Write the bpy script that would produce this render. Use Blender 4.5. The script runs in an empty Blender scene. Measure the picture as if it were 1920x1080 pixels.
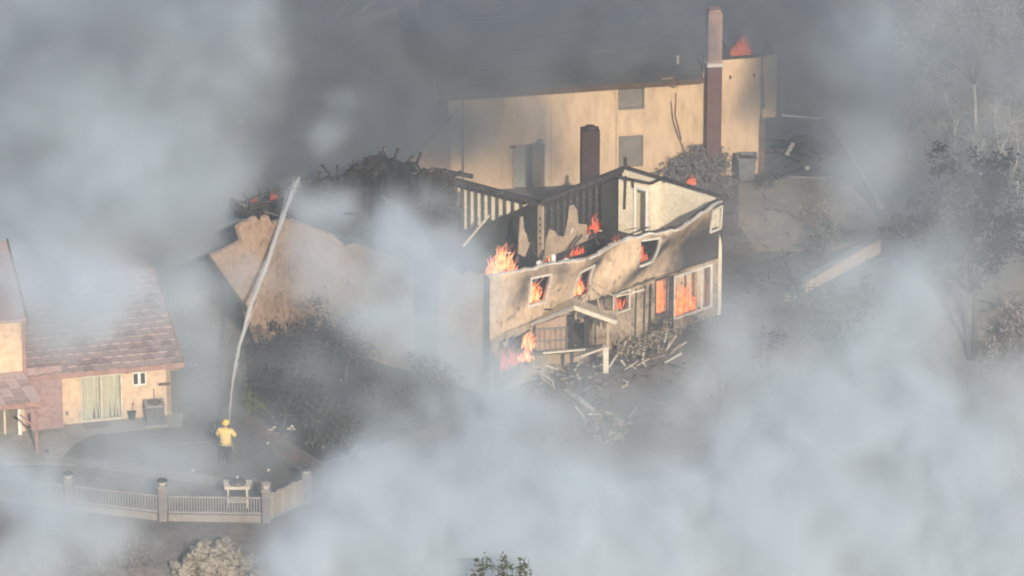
import bpy, bmesh, math, random
from mathutils import Vector, Matrix
sc = bpy.context.scene
# ------------------------------------------------------------------ camera, sky, sun, exposure
PSI = math.radians(23); D = 250.0; S = 47.3
FW = Vector((0, math.cos(PSI), -math.sin(PSI))); UP = Vector((0, math.sin(PSI), math.cos(PSI))); CAM = -FW*D
cam = bpy.data.objects.new('camera', bpy.data.cameras.new('camera')); sc.collection.objects.link(cam)
cam.location = CAM; cam.rotation_euler = (math.pi/2-PSI, 0, 0)
cam.data.sensor_width = 36; cam.data.lens = 36*D*S/1920; cam.data.clip_end = 6000; sc.camera = cam
SUN_EL, SUN_AZ = 25, 12
w = bpy.data.worlds.new('World'); sc.world = w; w.use_nodes = True
nt = w.node_tree; sky = nt.nodes.new('ShaderNodeTexSky'); sky.sky_type = 'NISHITA'; sky.sun_disc = False
sky.sun_elevation = math.radians(SUN_EL); sky.sun_rotation = math.radians(180-SUN_AZ)
nt.links.new(sky.outputs[0], nt.nodes['Background'].inputs[0]); nt.nodes['Background'].inputs[1].default_value = .15
sun = bpy.data.objects.new('sun', bpy.data.lights.new('sun', 'SUN')); sc.collection.objects.link(sun)
sun.data.energy = 4.6; sun.data.angle = math.radians(.6); sun.data.color = (1, .86, .69)
sun.rotation_euler = (math.radians(90-SUN_EL), 0, math.radians(SUN_AZ))
sc.view_settings.view_transform = 'Standard'; sc.view_settings.look = 'None'
sc.view_settings.exposure = 0.1; sc.view_settings.gamma = 1; sc.view_settings.use_curve_mapping = False
cy = sc.cycles
cy.max_bounces = 6; cy.volume_bounces = 2; cy.diffuse_bounces = 2; cy.glossy_bounces = 2; cy.transparent_max_bounces = 12
cy.volume_step_rate = 4; cy.volume_max_steps = 256; cy.use_denoising = True
cy.pixel_filter_type = 'BLACKMAN_HARRIS'; cy.filter_width = 2.0
RND = random.Random(7)
# ------------------------------------------------------------------ pixel of the 1920x1080 photograph -> ray -> place on a real plane
def ray(px, py): return (FW*D+Vector((1, 0, 0))*((px-960)/S)+UP*((540-py)/S)).normalized()
def Yp(px, py, y): d = ray(px, py); return CAM+d*((y-CAM.y)/d.y)
def Zp(px, py, z): d = ray(px, py); return CAM+d*((z-CAM.z)/d.z)
def Pl(px, py, p0, n): d = ray(px, py); return CAM+d*((p0-CAM).dot(n)/d.dot(n))
def Vp(px, py, A, B, off=0.0):
    dr = Vector((B.x-A.x, B.y-A.y, 0)).normalized(); n = Vector((dr.y, -dr.x, 0))
    return Pl(px, py, A+n*off, n)
def proj(p):
    q = p-CAM; d = q.dot(FW)
    return 960+q.x/d*D*S, 540-q.dot(UP)/d*D*S
def lerp(a, b, t): return a+(b-a)*t
def interp(x, pts):
    if x <= pts[0][0]: return pts[0][1]
    for (a, b), (c, d) in zip(pts, pts[1:]):
        if x <= c: return b+(d-b)*(x-a)/(c-a)
    return pts[-1][1]
EDGE = [(-60, -24), (-8.6, -21.9), (-6.5, -18.5), (2, -11.8), (8, -4.9), (12, -.6), (15, 2.6), (22, 5), (60, 12)]
def hash2(x, y): return math.sin(x*1.7+y*.9)*.5+math.sin(x*.63-y*1.31+2)*.5+.4*math.sin(x*3.1+y*2.7+1)
def height(x, y):
    e = interp(x, EDGE); d = e-y; h = 0.0
    if d > 0: h -= .45*d*d/(d+1.0) if d < 160 else .45*160
    if y > 17: h += .10*(y-17) if y < 200 else 18.3
    amp = min(1, max(0, d)/3)*.22+min(1, max(0, y-15)/5)*.15
    return h+amp*hash2(x, y)
def G(px, py):
    lo, hi = 100.0, 700.0; d = ray(px, py)
    for _ in range(46):
        m = (lo+hi)/2; p = CAM+d*m
        if p.z > height(p.x, p.y): lo = m
        else: hi = m
    return CAM+d*lo
# ------------------------------------------------------------------ mesh building
Z = Vector((0, 0, 1)); ORG = {}
class MB:
    def __init__(s): s.v = []; s.f = []
    def add(s, vs, fs):
        k = len(s.v); s.v += [Vector(p) for p in vs]; s.f += [tuple(i+k for i in q) for q in fs]; return s
    def frame(s, o, x, y, z):          # box from corner vectors
        o, x, y, z = map(Vector, (o, x, y, z))
        c = [o, o+x, o+x+y, o+y, o+z, o+x+z, o+x+y+z, o+y+z]
        return s.add(c, [(3, 2, 1, 0), (4, 5, 6, 7), (0, 1, 5, 4), (1, 2, 6, 5), (2, 3, 7, 6), (3, 0, 4, 7)])
    def box(s, c, d, rz=0):
        c = Vector(c); a = Vector((math.cos(rz), math.sin(rz), 0)); b = Vector((-a.y, a.x, 0))
        return s.frame(c-a*d[0]/2-b*d[1]/2-Z*d[2]/2, a*d[0], b*d[1], Z*d[2])
    def bar(s, p, q, wd, ht=None):
        p, q = Vector(p), Vector(q); ht = ht or wd; d = q-p
        r = d.cross(Z); r = Vector((1, 0, 0)) if r.length < 1e-4 else r.normalized()
        u = r.cross(d).normalized()
        return s.frame(p-r*wd/2-u*ht/2, d, r*wd, u*ht)
    def tube(s, pts, rad, n=6, cap=True):
        pts = [Vector(p) for p in pts]; R = rad if isinstance(rad, (list, tuple)) else [rad]*len(pts); k = len(s.v)
        for i, p in enumerate(pts):
            d = (pts[min(i+1, len(pts)-1)]-pts[max(i-1, 0)]).normalized()
            a = d.cross(Vector((.13, 1, .05))); a = a.normalized() if a.length > 1e-3 else Vector((1, 0, 0)); b = d.cross(a)
            for j in range(n):
                t = 2*math.pi*j/n; s.v.append(p+(a*math.cos(t)+b*math.sin(t))*R[i])
        for i in range(len(pts)-1):
            for j in range(n):
                s.f.append((k+i*n+j, k+i*n+(j+1) % n, k+(i+1)*n+(j+1) % n, k+(i+1)*n+j))
        if cap: s.f.append(tuple(k+j for j in range(n))[::-1]); s.f.append(tuple(k+(len(pts)-1)*n+j for j in range(n)))
        return s
    def prism(s, pts, off):
        pts = [Vector(p) for p in pts]; n = len(pts); off = Vector(off)
        return s.add(pts+[p+off for p in pts], [tuple(range(n)), tuple(range(2*n-1, n-1, -1))]+[(i, i+n, (i+1) % n+n, (i+1) % n) for i in range(n)])
    def lathe(s, c, prof, n=14):
        c = Vector(c); k = len(s.v)
        for r, z in prof:
            for j in range(n): t = 2*math.pi*j/n; s.v.append(c+Vector((r*math.cos(t), r*math.sin(t), z)))
        for i in range(len(prof)-1):
            for j in range(n): s.f.append((k+i*n+j, k+i*n+(j+1) % n, k+(i+1)*n+(j+1) % n, k+(i+1)*n+j))
        s.f.append(tuple(k+j for j in range(n))[::-1]); s.f.append(tuple(k+(len(prof)-1)*n+j for j in range(n))); return s
    def lump(s, c, r, seed=0, sq=1.0, n=2, j=.28):
        bm = bmesh.new(); bmesh.ops.create_icosphere(bm, subdivisions=n, radius=1); R = random.Random(seed); c = Vector(c)
        ph = [R.uniform(0, 6) for _ in range(6)]
        vs = []
        for v in bm.verts:
            q = v.co; m = 1+j*(math.sin(q.x*3+ph[0])*math.sin(q.y*4+ph[1])+.6*math.sin(q.z*5+ph[2]+q.x*4))+R.uniform(-j, j)*.25
            vs.append(c+Vector((q.x*r*m, q.y*r*m, q.z*r*sq*m)))
        fs = [tuple(v.index for v in f.verts) for f in bm.faces]; bm.free(); return s.add(vs, fs)
    def grid(s, fn, nu, nv, skip=None):
        k = len(s.v)
        for i in range(nu+1):
            for j in range(nv+1): s.v.append(Vector(fn(i/nu, j/nv)))
        for i in range(nu):
            for j in range(nv):
                if skip and skip((i+.5)/nu, (j+.5)/nv): continue
                a = k+i*(nv+1)+j; s.f.append((a, a+nv+1, a+nv+2, a+1))
        return s
    def leaf(s, p, size, R, flat=0.5):
        a = Vector((R.gauss(0, 1), R.gauss(0, 1), R.gauss(0, 1)*flat)).normalized()
        b = a.cross(Vector((R.gauss(0, 1), R.gauss(0, 1), R.gauss(0, 1)))).normalized()*size*.45; a = a*size
        return s.add([p-a*.5, p+b*.6, p+a*.6, p-b*.6], [(0, 1, 2, 3)])
    def build(s, name, m, parent=None, smooth=False, label=None, kind=None, org=None):
        if parent is not None: o0 = None
        if org is None:
            if s.v:
                xs = [p.x for p in s.v]; ys = [p.y for p in s.v]; org = Vector(((min(xs)+max(xs))/2, (min(ys)+max(ys))/2, min(p.z for p in s.v)))
            else: org = Vector()
        me = bpy.data.meshes.new(name); me.from_pydata([p-org for p in s.v], [], s.f); me.validate(); me.materials.append(m)
        if smooth: me.polygons.foreach_set('use_smooth', [True]*len(me.polygons))
        o = bpy.data.objects.new(name, me); sc.collection.objects.link(o); ORG[o.name] = org
        if parent: o.parent = parent; o.location = org-ORG[parent.name]
        else: o.location = org
        if label: o['label'] = label
        if kind: o['kind'] = kind
        return o
def tag(o, label, cat, group=None):
    o['label'] = label; o['category'] = cat
    if group: o['group'] = group
    return o
def thing(name, label, cat, loc, group=None):
    o = bpy.data.objects.new(name, None); sc.collection.objects.link(o); o.location = loc; ORG[o.name] = Vector(loc); o.empty_display_size = .2
    return tag(o, label, cat, group)
def copy_tree(o, parent=None):
    c = o.copy(); sc.collection.objects.link(c); ORG[c.name] = ORG[o.name].copy()
    if parent: c.parent = parent
    for ch in list(o.children): copy_tree(ch, c)
    return c
def wall(mb, P, Q, z0, zt, th, holes=(), side=1):
    """upright wall from P to Q; holes are (u0,u1,z0,z1) along it; zt is a height or [(u,z)...]; side=1 thickens behind"""
    dr = Vector((Q.x-P.x, Q.y-P.y, 0)); L = dr.length; dr.normalize(); n = Vector((dr.y, -dr.x, 0))
    P = Vector((P.x, P.y, 0)); pts = zt if isinstance(zt, (list, tuple)) else [(0, zt), (L, zt)]
    us = {0.0, L}; zs = {z0}
    for u, _ in pts: us.add(min(max(u, 0), L))
    for h in holes: us.update((max(0, h[0]), min(L, h[1]))); zs.update((max(h[2], z0), h[3]))
    us = sorted(us); zs = sorted(zs)
    us = [u for i, u in enumerate(us) if i == 0 or u-us[i-1] > 1e-5]; zs = [z for i, z in enumerate(zs) if i == 0 or z-zs[i-1] > 1e-5]
    nu, nz = len(us)-1, len(zs)
    def zz(i, j): return zs[j] if j < nz else max(interp(us[i], pts), zs[-1]+.01)
    def full(i, j):
        if i < 0 or i >= nu or j < 0 or j >= nz: return False
        u = (us[i]+us[i+1])/2; z = (zs[j]+(zs[j+1] if j+1 < nz else zs[j]+.02))/2
        return not any(h[0] < u < h[1] and h[2] < z < h[3] for h in holes)
    def V(i, j, b): return P+dr*us[i]+Z*zz(i, j)-(n*th*side if b else Vector())
    for i in range(nu):
        for j in range(nz):
            if not full(i, j): continue
            F = [V(i, j, 0), V(i+1, j, 0), V(i+1, j+1, 0), V(i, j+1, 0)]; B = [V(i, j, 1), V(i+1, j, 1), V(i+1, j+1, 1), V(i, j+1, 1)]
            fs = [(0, 1, 2, 3), (7, 6, 5, 4)]
            if not full(i, j-1): fs.append((0, 4, 5, 1))
            if not full(i+1, j): fs.append((1, 5, 6, 2))
            if not full(i, j+1): fs.append((2, 6, 7, 3))
            if not full(i-1, j): fs.append((3, 7, 4, 0))
            mb.add(F+B, fs)
    return mb
def along(px, py, P, Q):
    p = Vp(px, py, P, Q); d = Vector((Q.x-P.x, Q.y-P.y, 0)).normalized(); return (p-P).dot(d), p.z
def hole(P, Q, x0, y0, x1, y1):       # pixel rectangle -> opening on the wall P-Q
    a = along((x0), (y0+y1)/2, P, Q)[0]; b = along(x1, (y0+y1)/2, P, Q)[0]
    return (a, b, along((x0+x1)/2, y1, P, Q)[1], along((x0+x1)/2, y0, P, Q)[1])
def on(P, Q, u, z, off=0.0):
    d = Vector((Q.x-P.x, Q.y-P.y, 0)).normalized(); n = Vector((d.y, -d.x, 0)); return Vector((P.x, P.y, 0))+d*u+Z*z+n*off
# ------------------------------------------------------------------ materials
def mat(name, c1, c2=None, scale=2.0, rough=.85, bump=.15, detail=5, soot=0.0, soot_scale=.5, metal=0, stretch=None, lo=.35, hi=.65, soot_soft=.0, bscale=None, alpha=None, spots=0.0, soot_shade=False, patch=0.0):
    m = bpy.data.materials.new(name); m.use_nodes = True; t = m.node_tree; N = t.nodes; L = t.links; b = N['Principled BSDF']
    b.inputs['Roughness'].default_value = rough; b.inputs['Metallic'].default_value = metal
    b.inputs['Specular IOR Level'].default_value = .25
    tc = N.new('ShaderNodeTexCoord'); vec = tc.outputs['Object']
    if stretch:
        mp = N.new('ShaderNodeMapping'); mp.inputs['Scale'].default_value = stretch; L.new(vec, mp.inputs[0]); vec = mp.outputs[0]
    def noise(sc_, d, off=0):
        n = N.new('ShaderNodeTexNoise'); n.inputs['Scale'].default_value = sc_; n.inputs['Detail'].default_value = d; n.inputs['Roughness'].default_value = .6
        if off:
            mp = N.new('ShaderNodeMapping'); mp.inputs['Location'].default_value = (off, off*.7, off*.3); L.new(vec, mp.inputs[0]); L.new(mp.outputs[0], n.inputs[0])
        else: L.new(vec, n.inputs[0])
        return n.outputs[0]
    def ramp(s, a, bb):
        r = N.new('ShaderNodeMapRange'); r.interpolation_type = 'SMOOTHSTEP'; L.new(s, r.inputs[0]); r.inputs[1].default_value = a; r.inputs[2].default_value = bb; return r.outputs[0]
    def mix(fac, a, bb):
        x = N.new('ShaderNodeMix'); x.data_type = 'RGBA'; L.new(fac, x.inputs[0])
        for i, c in ((6, a), (7, bb)):
            if isinstance(c, tuple): x.inputs[i].default_value = (*c, 1)
            else: L.new(c, x.inputs[i])
        return x.outputs[2]
    c2 = c2 or tuple(x*.72 for x in c1)
    col = mix(ramp(noise(scale, detail), lo, hi), c1, c2)
    fine = noise(scale*9, 3, 5)
    col = mix(ramp(fine, .3, .95), col, tuple(x*.6 for x in c2))
    if spots: col = mix(ramp(noise(scale*5, 2, 11), .62, .68), col, (spots, spots*.95, spots*.9))
    if patch:
        col = mix(ramp(noise(scale*6, 5, 41), .56, .66), col, tuple(x*(1-patch) for x in c2)); col = mix(ramp(noise(scale*3.3, 6, 57), .63, .68), col, tuple(x*(1-patch*1.4) for x in c2))
    if soot: col = mix(ramp(noise(soot_scale, 4, 23), .72-soot*.5, .80-soot*.25+soot_soft*.4), col, (.022, .021, .023))
    if soot_shade:                                   # soot plus shade painted for the buckles and leaning end, stored as a point attribute
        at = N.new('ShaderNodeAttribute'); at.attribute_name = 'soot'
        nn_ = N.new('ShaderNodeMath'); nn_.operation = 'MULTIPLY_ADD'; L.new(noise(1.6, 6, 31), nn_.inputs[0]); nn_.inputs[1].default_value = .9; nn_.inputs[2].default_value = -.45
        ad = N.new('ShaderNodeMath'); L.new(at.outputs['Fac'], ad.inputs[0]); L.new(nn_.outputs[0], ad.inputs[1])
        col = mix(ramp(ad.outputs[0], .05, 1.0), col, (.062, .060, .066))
    L.new(col, b.inputs['Base Color'])
    if bump:
        bp = N.new('ShaderNodeBump'); bp.inputs['Strength'].default_value = bump*2; bp.inputs['Distance'].default_value = .05
        L.new(noise(bscale or scale*6, 4, 3), bp.inputs['Height']); L.new(bp.outputs[0], b.inputs['Normal'])
    if alpha is not None: b.inputs['Alpha'].default_value = alpha
    return m
def brick_mat(name, c1, c2, mort, sx=.22, sy=.08):
    m = bpy.data.materials.new(name); m.use_nodes = True; t = m.node_tree; N = t.nodes; L = t.links; b = N['Principled BSDF']; b.inputs['Roughness'].default_value = .9
    tc = N.new('ShaderNodeTexCoord'); sp = N.new('ShaderNodeSeparateXYZ'); L.new(tc.outputs['Object'], sp.inputs[0])
    ad = N.new('ShaderNodeMath'); L.new(sp.outputs[0], ad.inputs[0]); L.new(sp.outputs[1], ad.inputs[1])
    cb = N.new('ShaderNodeCombineXYZ'); L.new(ad.outputs[0], cb.inputs[0]); L.new(sp.outputs[2], cb.inputs[1])
    br = N.new('ShaderNodeTexBrick'); L.new(cb.outputs[0], br.inputs[0]); br.inputs['Color1'].default_value = (*c1, 1); br.inputs['Color2'].default_value = (*c2, 1); br.inputs['Mortar'].default_value = (*mort, 1)
    br.inputs['Scale'].default_value = 1; br.inputs['Brick Width'].default_value = sx; br.inputs['Row Height'].default_value = sy; br.inputs['Mortar Size'].default_value = .01
    n = N.new('ShaderNodeTexNoise'); n.inputs['Scale'].default_value = 1.6; n.inputs['Detail'].default_value = 5; L.new(tc.outputs['Object'], n.inputs[0])
    mx = N.new('ShaderNodeMix'); mx.data_type = 'RGBA'; mx.blend_type = 'MULTIPLY'; mx.inputs[0].default_value = .7; L.new(br.outputs[0], mx.inputs[6]); L.new(n.outputs[0], mx.inputs[7])
    L.new(mx.outputs[2], b.inputs['Base Color'])
    bp = N.new('ShaderNodeBump'); bp.inputs['Strength'].default_value = .5; bp.inputs['Distance'].default_value = .02; bp.invert = True
    L.new(br.outputs['Fac'], bp.inputs['Height']); L.new(bp.outputs[0], b.inputs['Normal'])
    return m
def fire_mat(name, c_lo, c_hi, strength):
    m = bpy.data.materials.new(name); m.use_nodes = True; t = m.node_tree; N = t.nodes; L = t.links; N.remove(N['Principled BSDF'])
    tc = N.new('ShaderNodeTexCoord'); n = N.new('ShaderNodeTexNoise'); n.inputs['Scale'].default_value = 7; n.inputs['Detail'].default_value = 5; n.inputs['Distortion'].default_value = .6
    mp = N.new('ShaderNodeMapping'); mp.inputs['Scale'].default_value = (1, 1, .5); L.new(tc.outputs['Object'], mp.inputs[0]); L.new(mp.outputs[0], n.inputs[0])
    r = N.new('ShaderNodeMapRange'); L.new(n.outputs[0], r.inputs[0]); r.inputs[1].default_value = .38; r.inputs[2].default_value = .72
    mx = N.new('ShaderNodeMix'); mx.data_type = 'RGBA'; L.new(r.outputs[0], mx.inputs[0]); mx.inputs[6].default_value = (*c_lo, 1); mx.inputs[7].default_value = (*c_hi, 1)
    em = N.new('ShaderNodeEmission'); L.new(mx.outputs[2], em.inputs[0]); em.inputs[1].default_value = strength
    tr = N.new('ShaderNodeBsdfTransparent'); ms = N.new('ShaderNodeMixShader')
    lw = N.new('ShaderNodeLayerWeight'); lw.inputs[0].default_value = .35
    iv = N.new('ShaderNodeMapRange'); L.new(lw.outputs['Facing'], iv.inputs[0]); iv.inputs[1].default_value = .0; iv.inputs[2].default_value = .7; iv.inputs[3].default_value = .52; iv.inputs[4].default_value = 0
    n2 = N.new('ShaderNodeTexNoise'); n2.inputs['Scale'].default_value = 9; n2.inputs['Detail'].default_value = 4; L.new(tc.outputs['Object'], n2.inputs[0])
    r2 = N.new('ShaderNodeMapRange'); L.new(n2.outputs[0], r2.inputs[0]); r2.inputs[1].default_value = .38; r2.inputs[2].default_value = .62; r2.inputs[3].default_value = .2
    mu = N.new('ShaderNodeMath'); mu.operation = 'MULTIPLY'; L.new(iv.outputs[0], mu.inputs[0]); L.new(r2.outputs[0], mu.inputs[1])
    L.new(mu.outputs[0], ms.inputs[0]); L.new(tr.outputs[0], ms.inputs[1]); L.new(em.outputs[0], ms.inputs[2]); L.new(ms.outputs[0], N['Material Output'].inputs[0])
    return m
M = {}
M['soil'] = mat('scorched_soil', (.20, .17, .15), (.11, .10, .10), .35, .95, .5, 8, bscale=3)
M['lawn'] = mat('ashen_lawn', (.115, .112, .11), (.15, .14, .13), .8, .95, .5, 8, bscale=14)
M['concrete'] = mat('concrete', (.36, .33, .29), (.27, .25, .23), .9, .9, .15, 7)
M['kerb'] = mat('kerb_concrete', (.34, .30, .27), None, 1.5)
M['dirt'] = mat('red_dirt', (.20, .13, .11), (.11, .08, .075), 1.4, .95, .4, 7)
M['stucco'] = mat('tan_stucco', (.66, .49, .345), (.62, .455, .315), .5, .9, .12, 7, bscale=22)
M['stucco_back'] = mat('weathered_tan_stucco', (.60, .435, .285), (.56, .405, .26), .3, .9, .12, 7, bscale=20, soot=.25, soot_scale=.8, stretch=(1, 1, .35), soot_soft=.5)
M['stucco_burn'] = mat('sooty_stucco', (.66, .485, .325), (.52, .385, .27), .5, .9, .12, 7, soot=.34, soot_scale=.38, bscale=18, stretch=(1, 1, .6), soot_soft=.26, soot_shade=True, patch=.4)
M['stucco_low'] = mat('blackened_stucco', (.52, .39, .27), (.36, .28, .21), .5, .9, .12, 7, soot=.62, soot_scale=.7, bscale=18, soot_soft=.2, patch=.5)
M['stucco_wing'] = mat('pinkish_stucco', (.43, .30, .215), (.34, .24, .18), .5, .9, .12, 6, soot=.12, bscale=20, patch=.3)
M['rose'] = mat('rose_brown_wall', (.38, .265, .255), (.32, .225, .22), .7, .9, .1, 5)
M['trim'] = mat('cream_trim', (.74, .66, .52), None, 2, .6, .05)
M['white'] = mat('white_paint', (.80, .78, .72), (.66, .64, .6), 2, .5, .05)
M['scorched_white'] = mat('scorched_white_paint', (.72, .68, .60), (.5, .46, .4), 3, .7, .1, soot=.22, soot_scale=1.4)
M['drywall'] = mat('cream_drywall', (.86, .78, .60), (.74, .65, .48), 1.3, .9, .1, 6, soot=.16, soot_scale=1.7)
M['tan_drywall'] = mat('smoked_drywall', (.50, .40, .28), (.34, .27, .2), 1.5, .9, .15, 6, soot=.2, soot_scale=1.3)
M['char'] = mat('charred_timber', (.035, .032, .036), (.07, .062, .06), 3, .9, .5, 6, spots=.22)
M['char_dark'] = mat('charcoal', (.025, .025, .029), (.045, .042, .044), 2.5, .95, .5, 6)
M['ash'] = mat('grey_ash', (.17, .155, .15), (.07, .065, .065), 2.2, .95, .5, 7, spots=.4)
M['wood'] = mat('bare_lumber', (.42, .31, .2), (.27, .19, .13), 2, .8, .2, 5, stretch=(1, 1, .3), soot=.2, soot_scale=2)
M['brown_trim'] = mat('dark_brown_trim', (.12, .08, .06), None, 3)
M['roof_dark'] = mat('dark_shingle', (.075, .078, .085), (.12, .115, .115), 1.2, .9, .3, 7, bscale=8)
M['roof_rose'] = mat('rose_shingle', (.41, .315, .305), (.36, .28, .275), 1.1, .9, .3, 6)
M['roof_tile'] = mat('weathered_roof_tile', (.34, .26, .25), (.27, .21, .205), 1.3, .9, .3, 4)
M['roof_tile_b'] = mat('pink_roof_tile', (.42, .325, .31), (.36, .28, .27), 1.6, .9, .3, 4)
M['fascia'] = mat('rose_fascia', (.40, .25, .22), None, 2, .7, .08)
M['glass'] = mat('dim_window_glass', (.06, .065, .07), (.09, .09, .09), 1, .15, 0)
M['curtain'] = mat('pale_curtain', (.55, .53, .40), (.42, .41, .31), 1.4, .9, .1, stretch=(6, 6, .35))
M['grey_pane'] = mat('grey_boarded_pane', (.22, .19, .165), (.16, .145, .13), 1.5, .6, .05)
M['door_pale'] = mat('pale_green_door', (.36, .35, .28), (.28, .29, .25), 1.2, .7, .05)
M['brick_pink'] = brick_mat('pink_brick', (.42, .26, .22), (.34, .20, .175), (.40, .33, .3))
M['brick_red'] = brick_mat('dark_red_brick', (.19, .085, .085), (.14, .065, .07), (.16, .11, .105))
M['brick_soot'] = brick_mat('sooted_brick', (.085, .045, .05), (.06, .035, .04), (.07, .05, .05))
M['pillar'] = brick_mat('fence_pillar_brick', (.30, .26, .25), (.25, .22, .215), (.34, .31, .3), .24, .085)
M['steel'] = mat('grey_steel', (.24, .25, .26), (.17, .175, .185), 3, .5, .05, metal=.3)
M['rail'] = mat('pale_rail_paint', (.36, .335, .32), None, 3, .6, .05)
M['black'] = mat('black_rubber', (.02, .021, .024), (.035, .035, .037), 3, .7, .05)
M['pale'] = mat('pale_stone', (.62, .58, .52), (.48, .45, .41), 3, .9, .2)
M['rock'] = mat('dry_brush', (.36, .33, .28), (.22, .20, .17), 1.6, .95, .8, 7, patch=.7)
M['yellow'] = mat('yellow_coat', (.75, .57, .24), (.64, .47, .18), 6, .8, .12)
M['yellow_hat'] = mat('yellow_helmet', (.83, .62, .16), None, 3, .4, .03)
M['tan_coat'] = mat('tan_coat', (.50, .38, .26), None, 6, .85, .1)
M['navy'] = mat('dark_trousers', (.05, .055, .07), None, 6, .85, .1)
M['skin'] = mat('skin', (.45, .27, .19), None, 4, .6, .02)
M['band'] = mat('reflective_band', (.76, .66, .38), None, 4, .4, .02)
M['twig'] = mat('burnt_twig', (.06, .05, .05), (.10, .085, .08), 3, .95, .3)
M['bark'] = mat('pale_bark', (.52, .48, .45), (.32, .29, .28), 2, .9, .3, stretch=(1, 1, .3))
M['bark_dark'] = mat('dark_bark', (.10, .09, .085), (.06, .055, .055), 2, .95, .3)
M['leaf_dark'] = mat('scorched_leaf', (.032, .032, .038), (.022, .023, .028), 1.5, .9, 0)
M['leaf_green'] = mat('dull_green_leaf', (.10, .12, .065), (.055, .07, .04), 2.5, .8, 0)
M['leaf_bright'] = mat('fresh_green_leaf', (.17, .21, .08), (.08, .11, .045), 3, .8, 0)
M['leaf_grey'] = mat('ashen_leaf', (.28, .25, .255), (.16, .145, .15), 1.2, .9, 0)
M['leaf_blue'] = mat('grey_green_leaf', (.10, .115, .10), (.065, .075, .07), 1.2, .9, 0)
M['leaf_tan'] = mat('dry_tan_leaf', (.40, .34, .25), (.25, .21, .16), 1.8, .9, 0)
M['leaf_dusk'] = mat('dusky_leaf', (.19, .17, .165), (.12, .11, .11), 1.5, .9, 0)
M['fire'] = fire_mat('orange_flame', (.95, .10, .03), (1, .60, .26), 2.8)
M['fire_red'] = fire_mat('red_flame', (.8, .07, .03), (1, .33, .14), 1.6)
M['fire_deep'] = fire_mat('deep_orange_flame', (.85, .09, .03), (1, .40, .15), 2.2)
M['fire_faint'] = fire_mat('veiled_flame', (.62, .09, .06), (.8, .28, .18), .75)
M['water'] = mat('white_water', (.74, .73, .70), (.62, .62, .61), 8, .5, .1, alpha=.6)
M['drive'] = mat('pale_dirt', (.34, .265, .205), (.23, .185, .155), .6, .95, .3, 8)

# ------------------------------------------------------------------ ground
def axis(lo, hi, step, far):
    a = [lo+step*i for i in range(int((hi-lo)/step)+1)]; d = step
    while a[-1] < far: d *= 1.5; a.append(a[-1]+d)
    d = step
    while a[0] > -far: d *= 1.5; a.insert(0, a[0]-d)
    return a
xs = axis(-28, 28, .45, 900); ys = axis(-32, 34, .45, 900)
g = MB(); g.v = [Vector((x, y, height(x, y))) for x in xs for y in ys]; n_ = len(ys)
g.f = [(i*n_+j, (i+1)*n_+j, (i+1)*n_+j+1, i*n_+j+1) for i in range(len(xs)-1) for j in range(n_-1)]
g.build('ground', M['soil'], smooth=True, kind='structure')
def sheet(name, pix, m, dz, th=.03):
    pts = [Zp(x, y, dz) for x, y in pix]; MB().prism(pts, (0, 0, -th)).build(name, m, kind='structure')
sheet('patio', [(-60, 860), (60, 858), (118, 856), (140, 832), (175, 815), (340, 800), (345, 776), (320, 772), (118, 790), (60, 800), (-60, 805)], M['concrete'], .016)
sheet('lawn', [(128, 840), (150, 822), (190, 810), (345, 792), (420, 775), (455, 800), (520, 845), (585, 888), (560, 905), (480, 903), (400, 888), (300, 874), (200, 862), (140, 852)], M['lawn'], .012)
sheet('garden_path', [(-60, 858), (120, 857), (200, 865), (300, 878), (400, 892), (480, 908), (470, 918), (380, 906), (280, 891), (190, 878), (110, 870), (-60, 872)], M['kerb'], .020)
sheet('dirt_strip', [(452, 782), (478, 778), (600, 872), (586, 890), (520, 846)], M['dirt'], .024)
sheet('scorched_bed', [(470, 784), (458, 650), (520, 596), (640, 632), (780, 682), (905, 730), (870, 775), (740, 825), (604, 866)], M['char_dark'], .010)
# loose ash and pebbles strewn over the slope: nobody could count them
R = random.Random(3); mb = MB()
for i in range(2600):
    px, py = R.uniform(-20, 1940), R.uniform(230, 1080)
    p = G(px, py); r = R.uniform(.02, .07)
    mb.add([p+Vector((-r, -r, 0)), p+Vector((r, -r*.6, 0)), p+Vector((r*.7, r, 0)), p+Vector((-r*.8, r*.7, 0)), p+Vector((0, 0, r*1.2))], [(0, 1, 4), (1, 2, 4), (2, 3, 4), (3, 0, 4)])
mb.build('ash_litter', M['ash'], kind='stuff')
# ------------------------------------------------------------------ left house
HP, HQ = Zp(118, 797, 0), Zp(322, 778, 0)
lh = thing('stucco_house', 'low cream stucco house with pink tiled roof beside the smoky yard', 'house', (HP+HQ)/2)
dirn = (HQ-HP).normalized(); outn = Vector((dirn.y, -dirn.x, 0)); bk = -outn; LW = (HQ-HP).length
zE = along(220, 690, HP, HQ)[1]
hd = hole(HP, HQ, 152, 703, 228, 786); hw = hole(HP, HQ, 249, 698, 273, 721)
wall(MB(), HP, HQ, 0, zE+.05, .18, [hd, hw]).build('wall', M['stucco'], lh)
P2 = HQ+bk*9; wall(MB(), HQ, P2, 0, zE+.05, .18, side=1).build('wall', M['stucco'], lh)
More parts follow.
